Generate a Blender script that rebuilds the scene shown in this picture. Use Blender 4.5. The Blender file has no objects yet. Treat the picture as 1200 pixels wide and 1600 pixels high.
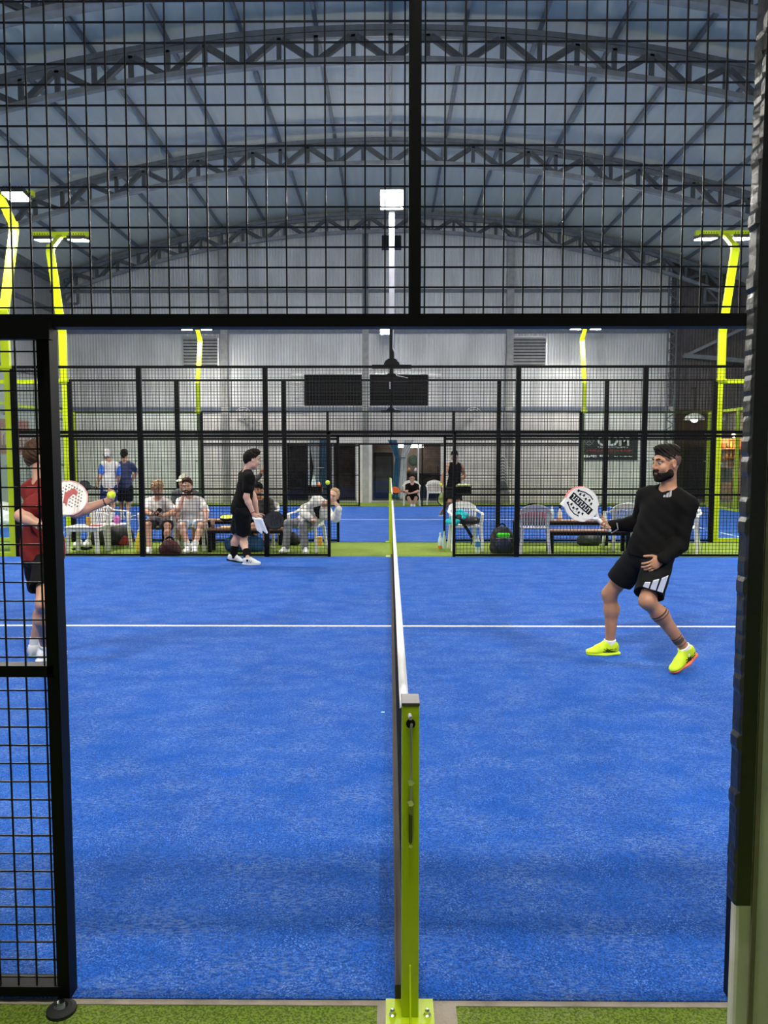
import bpy, bmesh, math, random
import numpy as np
from mathutils import Vector, Matrix
random.seed(7); RNG = np.random.default_rng(7)
SC = bpy.context.scene
COL = SC.collection
V = lambda *a: np.array(a, dtype=float)
def nrm(v):
    v = np.asarray(v, float); n = np.linalg.norm(v); return v/n if n > 1e-9 else v
# ------------------------------------------------------------------ camera
F_PX, PITCH, YAW = 1193.4, 0.0737, 0.0075
CAM = V(-0.03, -2.18, 1.623)
_r = V(math.cos(YAW), math.sin(YAW), 0); _g = V(-math.sin(YAW), math.cos(YAW), 0)
_fw = _g*math.cos(PITCH) - V(0, 0, 1)*math.sin(PITCH); _up = _g*math.sin(PITCH) + V(0, 0, 1)*math.cos(PITCH)
def ray(px, py): return _fw + (px-600)/F_PX*_r + (800-py)/F_PX*_up
def at(px, py, Y):
    d = ray(px, py); return CAM + d*((Y-CAM[1])/d[1])
def ground(px, py, z=0.0):
    d = ray(px, py); return CAM + d*((z-CAM[2])/d[2])
def at_len(par, px, py, L, sign):
    """the point on the sight line that lies one bone length from the joint before it"""
    d = nrm(ray(px, py)); o = CAM-par
    b = o@d; c = o@o-L*L; q = b*b-c
    return CAM + d*(-b + sign*math.sqrt(q) if q > 0 else -b)
cam = bpy.data.cameras.new('camera'); co = bpy.data.objects.new('camera', cam); COL.objects.link(co)
co.location = CAM; co.rotation_euler = (math.pi/2-PITCH, 0, YAW)
cam.sensor_fit = 'VERTICAL'; cam.sensor_height = 32; cam.lens = F_PX/1600*32; cam.clip_start = .05; cam.clip_end = 200
SC.camera = co
# ------------------------------------------------------------------ materials
MATS = {}
def _ramp(nt, fac, c0, c1, p0=.35, p1=.65):
    r = nt.nodes.new('ShaderNodeValToRGB'); e = r.color_ramp.elements
    e[0].position, e[1].position = p0, p1; e[0].color = (*c0, 1); e[1].color = (*c1, 1)
    nt.links.new(fac, r.inputs[0]); return r.outputs[0]
def _noise(nt, scale, detail=4, vec=None, stretch=None):
    n = nt.nodes.new('ShaderNodeTexNoise'); n.inputs['Scale'].default_value = scale; n.inputs['Detail'].default_value = detail
    tc = nt.nodes.new('ShaderNodeTexCoord'); out = tc.outputs['Object']
    if stretch:
        m = nt.nodes.new('ShaderNodeMapping'); m.inputs['Scale'].default_value = stretch; nt.links.new(out, m.inputs[0]); out = m.outputs[0]
    nt.links.new(out, n.inputs['Vector']); return n.outputs['Fac']
def _mix(nt, fac, a, b):
    m = nt.nodes.new('ShaderNodeMix'); m.data_type = 'RGBA'
    for sck, v in ((m.inputs[0], fac), (m.inputs[6], a), (m.inputs[7], b)):
        if hasattr(v, 'is_output'): nt.links.new(v, sck)
        else: sck.default_value = (*v, 1) if isinstance(v, tuple) else v
    return m.outputs[2]
def mat(name, col, rough=.6, metal=0., var=.12, vscale=6., bump=0., bscale=60., emit=None, spec=.5, stretch=None, sheen=0.):
    if name in MATS: return MATS[name]
    m = bpy.data.materials.new(name); m.use_nodes = True; nt = m.node_tree; p = nt.nodes['Principled BSDF']
    p.inputs['Roughness'].default_value = rough; p.inputs['Metallic'].default_value = metal
    p.inputs['Specular IOR Level'].default_value = spec
    if sheen: p.inputs['Sheen Weight'].default_value = sheen
    c = tuple(col)
    if var:
        f = _noise(nt, vscale, 4, stretch=stretch)
        nt.links.new(_ramp(nt, f, tuple(x*(1-var) for x in c), tuple(min(1, x*(1+var)) for x in c)), p.inputs['Base Color'])
    else: p.inputs['Base Color'].default_value = (*c, 1)
    if bump:
        b = nt.nodes.new('ShaderNodeBump'); b.inputs['Strength'].default_value = bump; b.inputs['Distance'].default_value = .01
        nt.links.new(_noise(nt, bscale, 3, stretch=stretch), b.inputs['Height']); nt.links.new(b.outputs[0], p.inputs['Normal'])
    if emit:
        p.inputs['Emission Color'].default_value = (*emit[0], 1); p.inputs['Emission Strength'].default_value = emit[1]
    m.diffuse_color = (*c, 1); MATS[name] = m; return m
def turf(name, dark, lite, dust, dustamt, fib=170.):
    m = bpy.data.materials.new(name); m.use_nodes = True; nt = m.node_tree; p = nt.nodes['Principled BSDF']
    p.inputs['Roughness'].default_value = .8; p.inputs['Specular IOR Level'].default_value = .12
    p.inputs['Sheen Weight'].default_value = .22; p.inputs['Sheen Roughness'].default_value = .45; p.inputs['Sheen Tint'].default_value = (*[min(1, x*1.6+.10) for x in lite], 1)
    B = ((0, 0, 0), (1, 1, 1))
    base = _mix(nt, _ramp(nt, _noise(nt, 1.3, 6), *B, .3, .7), dark, lite)
    fibre = _mix(nt, _ramp(nt, _noise(nt, fib, 3), *B, .38, .62), tuple(x*.35 for x in dark), tuple(min(1, x*1.5) for x in lite))
    c = _mix(nt, .6, base, fibre)
    def mul(a, b):
        q = nt.nodes.new('ShaderNodeMath'); q.operation = 'MULTIPLY'
        for s_, v in ((q.inputs[0], a), (q.inputs[1], b)):
            if hasattr(v, 'is_output'): nt.links.new(v, s_)
            else: s_.default_value = v
        return q.outputs[0]
    soft = _ramp(nt, _noise(nt, 4.2, 10, stretch=(.7, 1.2, 1)), *B, .36, .80)
    c = _mix(nt, mul(mul(soft, _ramp(nt, _noise(nt, 75, 4, stretch=(.6, 1.5, 1)), *B, .44, .66)), dustamt), c, dust)
    speck = mul(_ramp(nt, _noise(nt, 7., 8), *B, .42, .70), _ramp(nt, _noise(nt, 170, 2), *B, .58, .68))
    c = _mix(nt, mul(speck, dustamt), c, tuple(min(1, x*1.35) for x in dust))
    nt.links.new(c, p.inputs['Base Color'])
    b = nt.nodes.new('ShaderNodeBump'); b.inputs['Strength'].default_value = .7; b.inputs['Distance'].default_value = .012
    nt.links.new(_noise(nt, fib, 3), b.inputs['Height']); nt.links.new(b.outputs[0], p.inputs['Normal'])
    MATS[name] = m; return m
def glass(name, tint=(.92, .97, .95), refl=.12):
    m = bpy.data.materials.new(name); m.use_nodes = True; nt = m.node_tree; nt.nodes.remove(nt.nodes['Principled BSDF'])
    o = nt.nodes['Material Output']; t = nt.nodes.new('ShaderNodeBsdfTransparent'); t.inputs[0].default_value = (*tint, 1)
    g = nt.nodes.new('ShaderNodeBsdfGlossy'); g.inputs['Roughness'].default_value = .02
    fr = nt.nodes.new('ShaderNodeFresnel'); fr.inputs[0].default_value = 1.5
    ad = nt.nodes.new('ShaderNodeMath'); ad.operation = 'ADD'; ad.inputs[1].default_value = refl-.04; nt.links.new(fr.outputs[0], ad.inputs[0])
    x = nt.nodes.new('ShaderNodeMixShader'); ge = nt.nodes.new('ShaderNodeNewGeometry'); sb = nt.nodes.new('ShaderNodeMath'); sb.operation = 'SUBTRACT'; sb.use_clamp = True; nt.links.new(ad.outputs[0], sb.inputs[0]); nt.links.new(ge.outputs['Backfacing'], sb.inputs[1]); nt.links.new(sb.outputs[0], x.inputs[0]); nt.links.new(t.outputs[0], x.inputs[1]); nt.links.new(g.outputs[0], x.inputs[2])
    nt.links.new(x.outputs[0], o.inputs[0]); MATS[name] = m; return m
BLUE = turf('blue_turf', (.006, .066, .34), (.011, .110, .50), (.30, .40, .58), .58)
GREEN = turf('green_turf', (.100, .165, .014), (.215, .315, .030), (.42, .42, .25), .45, 150.)
CONC = mat('concrete', (.42, .36, .29), .9, var=.2, vscale=9, bump=.4, bscale=90)
BLACK = mat('black_powder_coat', (.003, .003, .0034), .5, var=.1, spec=.13)
WIRE = mat('black_wire', (.004, .004, .0045), .42, var=0, spec=.22)
LIME = mat('lime_paint', (.52, .66, .004), .38, var=.05, vscale=3)
LIMEG = mat('lime_paint_dull', (.36, .50, .01), .45, var=.08)
STEEL = mat('grey_truss_paint', (.15, .17, .19), .5, .1, var=.15)
STEELL = mat('pale_truss_steel', (.24, .26, .28), .5, .1, var=.2, vscale=3)
ROOF = mat('roof_sheet', (.50, .535, .50), .6, var=.05, vscale=.5, bump=.15, bscale=6, stretch=(14, .4, 1))
GALV = mat('galvanised_sheet', (.66, .67, .67), .42, .25, var=.12, vscale=1.6, stretch=(1, 1, .35))
BLOCK = mat('painted_blockwork', (.78, .75, .72), .85, var=.08, vscale=3, bump=.5, bscale=14)
GREYC = mat('grey_column_paint', (.34, .34, .33), .6, var=.12)
BEAMB = mat('blue_grey_beam', (.15, .18, .24), .5, var=.1)
ALU = mat('aluminium', (.55, .56, .58), .35, .6, var=.05)
CHROME = mat('bright_steel', (.75, .75, .75), .2, 1, var=0)
WHITEP = mat('white_plastic', (.80, .79, .74), .4, var=.04)
GREYP = mat('grey_plastic', (.50, .50, .56), .45, var=.06)
WHITE = mat('white_tape', (.80, .80, .78), .6, var=.05)
LINE = mat('white_court_line', (.78, .80, .82), .8, var=.2, vscale=40)
DARK = mat('dark_interior', (.03, .026, .022), .8, var=.2)
BROWN = mat('brown_plaster', (.16, .11, .085), .8, var=.2)
WOOD = mat('bench_wood', (.20, .09, .05), .5, var=.3, vscale=4, stretch=(1, 12, 12))
GLASS = glass('clear_glass', (.95, .985, .97), .05); GLASSD = glass('door_glass', (.80, .83, .85), .07)
# ------------------------------------------------------------------ objects
def tag(o, label=None, cat=None, group=None, kind=None):
    for k, v in (('label', label), ('category', cat), ('group', group), ('kind', kind)):
        if v: o[k] = v
    return o
def link(name, me, m, parent=None, smooth=False):
    for mm in (m if isinstance(m, (list, tuple)) else [m]): me.materials.append(mm)
    if smooth: me.polygons.foreach_set('use_smooth', [True]*len(me.polygons))
    o = bpy.data.objects.new(name, me); COL.objects.link(o)
    if parent: o.parent = parent; o.matrix_parent_inverse = Matrix.LocRotScale(parent.location, parent.rotation_euler, None).inverted() if parent.parent is None else Matrix()
    return o
def empty(name, loc, rz=0, label=None, cat=None, group=None, kind=None):
    o = bpy.data.objects.new(name, None); COL.objects.link(o); o.location = loc; o.rotation_euler = (0, 0, rz); o.empty_display_size = .1
    return tag(o, label, cat, group, kind)
def kids(o): return list(o.children)
def copy_tree(o, parent=None):
    c = o.copy(); COL.objects.link(c)
    if parent: c.parent = parent
    for ch in kids(o): copy_tree(ch, c)
    return c
class MB:
    """collects pieces of one mesh"""
    def __init__(s): s.v = []; s.f = []; s.mi = []; s.m = 0
    def add(s, vs, fs):
        n = len(s.v); s.v += [tuple(map(float, p)) for p in vs]; s.f += [tuple(i+n for i in f) for f in fs]; s.mi += [s.m]*len(fs); return s
    def box(s, a, b, R=None, o=None):
        (x0, y0, z0), (x1, y1, z1) = a, b
        vs = [(x, y, z) for z in (z0, z1) for y in (y0, y1) for x in (x0, x1)]
        if R is not None: vs = [tuple(np.asarray(R)@np.array(p)+(o if o is not None else 0)) for p in vs]
        return s.add(vs, [(0, 2, 3, 1), (4, 5, 7, 6), (0, 1, 5, 4), (2, 6, 7, 3), (0, 4, 6, 2), (1, 3, 7, 5)])
    def bar(s, a, b, w, h=None, ref=(0, 0, 1), caps=True):
        a = np.asarray(a, float); b = np.asarray(b, float); h = h or w; d = nrm(b-a); ref = np.asarray(ref, float)
        if abs(d@ref) > .98: ref = V(0, 1, 0)
        x = nrm(np.cross(d, ref)); y = np.cross(x, d)
        vs = [p+sx*x*w/2+sy*y*h/2 for p in (a, b) for sx, sy in ((-1, -1), (1, -1), (1, 1), (-1, 1))]
        fs = [(0, 1, 5, 4), (1, 2, 6, 5), (2, 3, 7, 6), (3, 0, 4, 7)]
        if caps: fs += [(3, 2, 1, 0), (4, 5, 6, 7)]
        return s.add(vs, fs)
    def tube(s, pts, r, n=8, caps=True):
        pts = [np.asarray(p, float) for p in pts]; R = r if hasattr(r, '__len__') else [r]*len(pts)
        vs = []; fs = []; px = None
        for i, p in enumerate(pts):
            d = nrm(pts[min(i+1, len(pts)-1)]-pts[max(i-1, 0)])
            if px is None: px = nrm(np.cross(d, V(0, 0, 1) if abs(d[2]) < .9 else V(1, 0, 0)))
            px = nrm(px-d*(px@d)); y = np.cross(d, px)
            vs += [p+R[i]*(math.cos(t)*px+math.sin(t)*y) for t in np.arange(n)*2*math.pi/n]
        for i in range(len(pts)-1):
            fs += [(i*n+k, i*n+(k+1) % n, (i+1)*n+(k+1) % n, (i+1)*n+k) for k in range(n)]
        if caps: fs += [tuple(range(n))[::-1], tuple((len(pts)-1)*n+k for k in range(n))]
        return s.add(vs, fs)
    def lathe(s, prof, c=(0, 0, 0), n=14, R=None):
        vs = []; fs = []
        for r, z in prof:
            for k in range(n):
                p = V(r*math.cos(2*math.pi*k/n), r*math.sin(2*math.pi*k/n), z)
                vs.append((R@p if R is not None else p)+np.asarray(c))
        for i in range(len(prof)-1):
            fs += [(i*n+k, i*n+(k+1) % n, (i+1)*n+(k+1) % n, (i+1)*n+k) for k in range(n)]
        fs += [tuple(range(n))[::-1], tuple((len(prof)-1)*n+k for k in range(n))]
        return s.add(vs, fs)
    def prism(s, poly, o, x, y, n, t):
        """polygon (u, v) on axes x, y at o, thickness t along n"""
        o, x, y, n = (np.asarray(q, float) for q in (o, x, y, n)); k = len(poly)
        vs = [o+u*x+v*y for u, v in poly]+[o+u*x+v*y+n*t for u, v in poly]
        return s.add(vs, [tuple(range(k))[::-1], tuple(range(k, 2*k))]+[(i, (i+1) % k, k+(i+1) % k, k+i) for i in range(k)])
    def build(s, name, m, parent=None, smooth=False, bevel=0):
        me = bpy.data.meshes.new(name); me.from_pydata(s.v, [], s.f)
        o = link(name, me, m, parent, smooth)
        if max(s.mi, default=0): me.polygons.foreach_set('material_index', s.mi)
        if bevel:
            b = o.modifiers.new('bevel', 'BEVEL'); b.width = bevel; b.segments = 2; b.limit_method = 'ANGLE'
        me.update(); return o
def sphere(name, c, r, m, parent=None, seg=16):
    me = bpy.data.meshes.new(name); bm = bmesh.new(); bmesh.ops.create_uvsphere(bm, u_segments=seg, v_segments=seg*3//4, radius=r)
    bmesh.ops.translate(bm, verts=bm.verts, vec=Vector(c)); bm.to_mesh(me); bm.free(); return link(name, me, m, parent, True)
def text(name, s, size, o, x, y, m, parent=None, ext=.002, bold=0., align='LEFT', xs=1.):
    cu = bpy.data.curves.new(name, 'FONT'); cu.body = s; cu.size = size; cu.extrude = ext; cu.offset = bold; cu.align_x = align; cu.resolution_u = 3
    t = bpy.data.objects.new(name, cu); COL.objects.link(t); dg = bpy.context.evaluated_depsgraph_get()
    me = bpy.data.meshes.new_from_object(t.evaluated_get(dg)); bpy.data.objects.remove(t)
    x, y = nrm(x), nrm(y); n = np.cross(x, y); M = Matrix([[x[i]*xs, y[i], n[i], o[i]] for i in range(3)]+[[0, 0, 0, 1]])
    me.transform(M); return link(name, me, m, parent)
def surf(o, px, py):
    """where the sight line through a pixel meets an object: point and normal"""
    d = Vector(nrm(ray(px, py))); ok, p, n, i = o.ray_cast(Vector(CAM), d)
    return (np.array(p), np.array(n)) if ok else (None, None)
# ------------------------------------------------------------------ smooth solid modelling (signed distance + surface nets)
class SDF:
    def __init__(s): s.p = []; s.cuts = []; s.noise = None
    def cap(s, a, b, ra, rb=None, k=.02, sub=False, sq=None):
        a = np.asarray(a, float); b = np.asarray(b, float); rb = ra if rb is None else rb; r = max(ra, rb)
        def fn(X, Y, Z):
            ab = b-a; L = max(ab@ab, 1e-9)
            t = np.clip(((X-a[0])*ab[0]+(Y-a[1])*ab[1]+(Z-a[2])*ab[2])/L, 0, 1)
            dx, dy, dz = X-a[0]-t*ab[0], Y-a[1]-t*ab[1], Z-a[2]-t*ab[2]
            if sq is not None:   # squeeze along one axis
                n, q = sq; h = dx*n[0]+dy*n[1]+dz*n[2]; g = (1/q-1)*h; dx = dx+g*n[0]; dy = dy+g*n[1]; dz = dz+g*n[2]
                return (np.sqrt(dx*dx+dy*dy+dz*dz)-(ra+(rb-ra)*t))*min(1, q*1.3)
            return np.sqrt(dx*dx+dy*dy+dz*dz)-(ra+(rb-ra)*t)
        s.p.append((fn, np.minimum(a, b)-r, np.maximum(a, b)+r, k, sub)); return s
    def ell(s, c, r, ax=None, k=.02, sub=False):
        c = np.asarray(c, float); r = np.asarray(r, float); A = np.eye(3) if ax is None else np.array(ax, float)
        e = np.sqrt(((A.T*r)**2).sum(1))
        def fn(X, Y, Z):
            q = [A[i, 0]*(X-c[0])+A[i, 1]*(Y-c[1])+A[i, 2]*(Z-c[2]) for i in range(3)]
            k0 = np.sqrt(sum((q[i]/r[i])**2 for i in range(3))); k1 = np.sqrt(sum((q[i]/r[i]**2)**2 for i in range(3)))+1e-6
            return k0*(k0-1)/k1
        s.p.append((fn, c-e, c+e, k, sub)); return s
    def cut(s, pt, n): s.cuts.append((np.asarray(pt, float), nrm(n))); return s
    def mesh(s, vox):
        add = [q for q in s.p if not q[4]]
        pad = 3*vox+.02; lo = np.min([q[1] for q in add], 0)-pad; hi = np.max([q[2] for q in add], 0)+pad
        n = np.ceil((hi-lo)/vox).astype(int)+1
        ax = [(lo[i]+vox*np.arange(n[i])).astype(np.float32) for i in range(3)]
        Fd = np.full(tuple(n), .3, np.float32)
        for fn, l, h, k, sub in s.p:
            m = k+3*vox; i0 = np.maximum(((l-m-lo)/vox).astype(int), 0); i1 = np.minimum(((h+m-lo)/vox).astype(int)+2, n)
            if (i1 <= i0).any(): continue
            sl = tuple(slice(i0[j], i1[j]) for j in range(3))
            d = fn(ax[0][sl[0]][:, None, None], ax[1][sl[1]][None, :, None], ax[2][sl[2]][None, None, :]).astype(np.float32)
            f = Fd[sl]
            if sub: d = -d; hh = np.maximum(k-np.abs(f-d), 0)/k; Fd[sl] = np.maximum(f, d)+hh*hh*k/4
            else: hh = np.maximum(k-np.abs(f-d), 0)/k; Fd[sl] = np.minimum(f, d)-hh*hh*k/4
        X, Y, Z = ax[0][:, None, None], ax[1][None, :, None], ax[2][None, None, :]
        if s.noise:
            am, fr, ph = s.noise
            Fd += am*(np.sin(fr*(X*.9+Z*.5)+ph)*np.sin(fr*(Y*.8-Z*.7)+ph*2)+.6*np.sin(fr*2.1*(Z*.8+X*.6-Y*.3)+ph*3))
        for pt, nn in s.cuts: Fd = np.maximum(Fd, (X-pt[0])*nn[0]+(Y-pt[1])*nn[1]+(Z-pt[2])*nn[2])
        neg = Fd < 0; S = tuple(n-1)
        cnt = np.zeros(S, np.int8)
        for c in np.ndindex(2, 2, 2): cnt += neg[c[0]:c[0]+S[0], c[1]:c[1]+S[1], c[2]:c[2]+S[2]]
        act = (cnt > 0) & (cnt < 8); I = np.array(np.nonzero(act)).T
        idx = np.full(S, -1, np.int64); idx[act] = np.arange(len(I))
        acc = np.zeros((len(I), 3)); num = np.zeros(len(I))
        for a in range(3):
            e = np.eye(3, dtype=int)[a]
            for c in np.ndindex(2, 2, 2):
                if c[a]: continue
                c = np.array(c); p = I+c; q = p+e
                f0 = Fd[p[:, 0], p[:, 1], p[:, 2]]; f1 = Fd[q[:, 0], q[:, 1], q[:, 2]]; x = (f0 < 0) != (f1 < 0)
                t = np.where(x, f0/np.where(x, f0-f1, 1), 0)
                acc += x[:, None]*(c[None]+t[:, None]*e[None]); num += x
        vs = lo+vox*(I+acc/np.maximum(num, 1)[:, None]); fs = []
        for a in range(3):
            b, c = (a+1) % 3, (a+2) % 3
            s0 = [slice(None)]*3; s1 = [slice(None)]*3; s0[a] = slice(0, -1); s1[a] = slice(1, None)
            x = neg[tuple(s0)] != neg[tuple(s1)]; P = np.array(np.nonzero(x)).T
            P = P[(P[:, b] > 0) & (P[:, c] > 0) & (P[:, b] < S[b]) & (P[:, c] < S[c])]
            if not len(P): continue
            fl = neg[tuple(P.T)]; eb = np.eye(3, dtype=int)[b]; ec = np.eye(3, dtype=int)[c]
            Q = np.stack([idx[tuple((P-d).T)] for d in (eb+ec, ec, 0*eb, eb)], 1)
            Q[~fl] = Q[~fl][:, ::-1]; fs.append(Q)
        return vs, np.concatenate(fs) if fs else np.zeros((0, 4), int)
def raw_mesh(name, parts):
    """one mesh from (verts, quads) pairs"""
    vs = np.concatenate([p[0] for p in parts]); off = np.cumsum([0]+[len(p[0]) for p in parts])
    fs = np.concatenate([p[1]+off[i] for i, p in enumerate(parts)]); fs = fs[(fs >= 0).all(1)]
    me = bpy.data.meshes.new(name); me.vertices.add(len(vs)); me.vertices.foreach_set('co', vs.astype(np.float32).ravel())
    me.loops.add(len(fs)*4); me.loops.foreach_set('vertex_index', fs.astype(np.int32).ravel())
    me.polygons.add(len(fs)); me.polygons.foreach_set('loop_start', np.arange(len(fs), dtype=np.int32)*4)
    me.update(calc_edges=True); me.validate(); return me
def sdf_obj(name, sd, vox, m, parent=None):
    sds = sd if isinstance(sd, list) else [(sd, vox)]
    return link(name, raw_mesh(name, [q.mesh(v) for q, v in sds]), m, parent, True)
LAMP, EXPO = 420., 0.38
# ================================================================== SETTING
def st(o): o['kind'] = 'structure'; return o
def slab(name, a, b, m, parent=None, **k):
    mb = MB(); mb.box(a, b); o = mb.build(name, m, parent, **k); return st(o) if parent is None else o
slab('floor', (-12, -7.5, -.20), (13.6, 24.6, -.06), CONC)
slab('floor_green_turf', (-11.4, -7.4, -.06), (-.066, -.030, -.002), GREEN); slab('floor_green_turf', (.166, -7.4, -.06), (13.2, -.030, -.002), GREEN); slab('floor_green_turf', (-.066, -7.4, -.06), (.166, -.42, -.002), GREEN)
slab('floor_green_turf', (-11.4, 10.02, -.06), (13.2, 12.13, -.004), GREEN)
slab('floor_green_turf', (-11.4, 22.17, -.06), (13.2, 24.2, -.004), GREEN)
slab('floor_blue_turf', (-10, -.012, -.06), (10, 10.02, .004), BLUE)
slab('floor_blue_turf', (-10, 12.13, -.06), (10, 22.17, .004), BLUE)
mb = MB(); mb.box((-10, -.034, -.06), (10, -.012, .0)); mb.box((-.066, -.42, -.055), (.166, -.03, .0005))
st(mb.build('trim_1', CONC))
mb = MB()
for y0 in (0, 12.15):
    mb.box((-6.95, y0+4.97, .004), (6.95, y0+5.02, .0055))
    for x in (-6.95, 6.95): mb.box((x-.025, y0, .004), (x+.025, y0+10, .0056))
st(mb.build('floor_court_lines', LINE))
# roof ------------------------------------------------------------- arched
XC, ZT, RR, TT = -.018, 9.697, 31.56, .585
def roof_z(x): d = x-XC; return ZT-d*d/(2*RR)-5e-6*d**4
xs = np.linspace(-11.8, 13.4, 64); mb = MB()
for i in range(63):
    a, b = xs[i], xs[i+1]
    mb.add([(a, -7.5, roof_z(a)+.17), (b, -7.5, roof_z(b)+.17), (b, 24.6, roof_z(b)+.17), (a, 24.6, roof_z(a)+.17),
            (a, -7.5, roof_z(a)+.22), (b, -7.5, roof_z(b)+.22), (b, 24.6, roof_z(b)+.22), (a, 24.6, roof_z(a)+.22)], [(0, 1, 2, 3), (7, 6, 5, 4)])
ceil = st(mb.build('ceiling', ROOF, smooth=True))
PU = 1.412
for n in range(-8, 9):
    x = XC+n*PU
    if x < -11.4: continue
    mb = MB(); z = roof_z(x); sl = math.atan2(roof_z(x+.1)-z, .1); R = np.array([[math.cos(sl), 0, -math.sin(sl)], [0, 1, 0], [math.sin(sl), 0, math.cos(sl)]])
    mb.box((-.035, -7.4, .06), (.035, 24.4, .17), R, V(x, 0, z)); mb.build('purlin', STEEL, ceil)
BRACE = mat('dark_truss_brace', (.085, .095, .105), .55, .1, var=.15)
TY = [24.0, 18.03, 12.91, 10.45]
TL = ['arched grey steel roof truss against the back wall, smallest and farthest', 'arched grey steel roof truss in the middle of the roof, second from the back wall',
      'large arched grey steel roof truss across the top with lettering on its lower chord', 'arched grey steel roof truss cut off by the top corners of the photo']
for ti, Y in enumerate(TY):
    t = empty('roof_truss', (XC, Y, roof_z(XC)-TT), 0, TL[ti], 'roof truss', 'arched roof trusses')
    X = np.linspace(-11.1, 11.1, 49)+XC
    top = MB(); bot = MB(); lw = .20 if ti == 3 else .13
    for i in range(48):
        for dz in (0, -.115): top.bar((X[i], Y, roof_z(X[i])+dz), (X[i+1], Y, roof_z(X[i+1])+dz), .10, .085, ref=(0, 1, 0))
        bot.bar((X[i], Y, roof_z(X[i])-TT), (X[i+1], Y, roof_z(X[i+1])-TT), .10, lw, ref=(0, 1, 0))
    top.build('top_chord', STEEL, t); bc = bot.build('bottom_chord', STEELL, t)
    for n in range(-16, 17):
        x = XC+n*PU/2
        if abs(x) > 11.2: continue
        MB().bar((x, Y, roof_z(x)-.12), (x, Y, roof_z(x)-TT), .085, .085).build('vertical_brace', BRACE, t)
        if n % 2:
            for sg in (-1, 1):
                x2 = x+sg*(PU/2-.06)
                MB().bar((x+sg*.06, Y, roof_z(x)-.15), (x2, Y, roof_z(x2)-TT+.03), .105, .105).build('diagonal_brace', BRACE, t)
    for sg in (-1, 1):
        x = XC+sg*11.05; m = MB()
        m.bar((x, Y, roof_z(x)+.03), (x, Y, roof_z(x)-.95), .12); m.bar((x-sg*.5, Y, roof_z(x-sg*.5)-TT), (x-sg*.5, Y, roof_z(x)-.95), .08)
        m.bar((x, Y, roof_z(x)-.95), (x-sg*.5, Y, roof_z(x)-.95), .08); m.bar((x, Y, roof_z(x)-.95), (x-sg*.5, Y, roof_z(x-.5*sg)-TT), .06); m.build('end_frame', STEEL, t)
    if ti == 2:
        text('lettering', 'METFAST', .115, (at(573, 100, Y)[0], Y-.056, roof_z(-.4)-TT-.042), (1, 0, 0), (0, 0, 1), DARK, t, .002, .002, xs=1.12)
# columns along the side walls
for sx, cx in ((-1, -11.25), (1, 12.9)):
    mb = MB()
    for Y in (18.03, 12.91, 7.3): mb.box((cx-.12, Y-.15, -.05), (cx+.12, Y+.15, roof_z(cx)+.1))
    st(mb.build('trim_2' if sx < 0 else 'trim_3', STEEL))
# walls -------------------------------------------------------------
WY = 24.3
def corrug(name, x0, x1, z0, zf, m, y=WY, amp=.034, p=.10):
    n = int((x1-x0)/p*4); mb = MB(); vs = []; prof = (0, 0, 1, 1)
    for i in range(n+1):
        x = x0+(x1-x0)*i/n; yy = y+amp*prof[i % 4]; vs += [(x, yy, z0), (x, yy, zf(x))]
    mb.add(vs, [(2*i, 2*i+2, 2*i+3, 2*i+1) for i in range(n)]); return mb.build(name, m)
wb = st(corrug('wall_back', -11.7, 9.55, 3.3, lambda x: roof_z(x)+.2, GALV))
corrug('upper_side_panel', 9.55, 13.4, 3.2, lambda x: roof_z(x)+.2, mat('dark_sheet', (.12, .11, .11), .6, .1, var=.15), y=WY+.02).parent = wb
# painted block wall below, with the two glazed openings
D1a, D1b, D2a, D2b, DH = -3.61, -1.18, -.67, 1.76, 2.04
mb = MB()
for a, b in ((-11.7, D1a), (D1b, D2a), (D2b, 9.75)): mb.box((a, WY-.02, -.05), (b, WY+.18, 3.3))
for a, b in ((D1a, D1b), (D2a, D2b)): mb.box((a, WY-.02, DH), (b, WY+.18, 3.3))
lowb = mb.build('lower_block_wall', BLOCK, wb)
for nm, a, b, z0, z1, m in (('trim_4', -11.6, 9.5, 3.14, 3.30, BEAMB), ('trim_5', -11.6, 9.5, 5.78, 5.92, BEAMB), ('trim_6', -11.6, 9.5, 7.15, 7.25, STEEL)):
    slab(nm, (a, WY-.10, z0), (b, WY-.0, z1), m)
for i, (x, w, m) in enumerate(((-.86, .21, GREYC), (-5.68, .24, GREYC), (4.06, .24, GREYC))):
    mb = MB(); mb.box((x-w/2, WY-.16, -.05), (x+w/2, WY-.0, roof_z(x)-.3 if i else 6.0)); st(mb.build('trim_%d' % (7+i), m))
mb = MB(); mb.box((-.96, WY-.14, 6.0), (-.76, WY, roof_z(0)-.3)); st(mb.build('trim_10', STEEL))
# lattice column at the right end of the sheet wall
lc = empty('trim_11', (9.5, WY-.3, 0)); st(lc)
mb = MB()
for x in (9.36, 9.64): mb.bar((x, WY-.25, -.05), (x, WY-.25, 7.9), .05)
for k in range(20): mb.bar((9.36, WY-.25, .2+k*.38), (9.64, WY-.25, .39+k*.38), .03); mb.bar((9.64, WY-.25, .39+k*.38), (9.36, WY-.25, .58+k*.38), .03)
mb.build('lattice_column', STEEL, lc)
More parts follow.
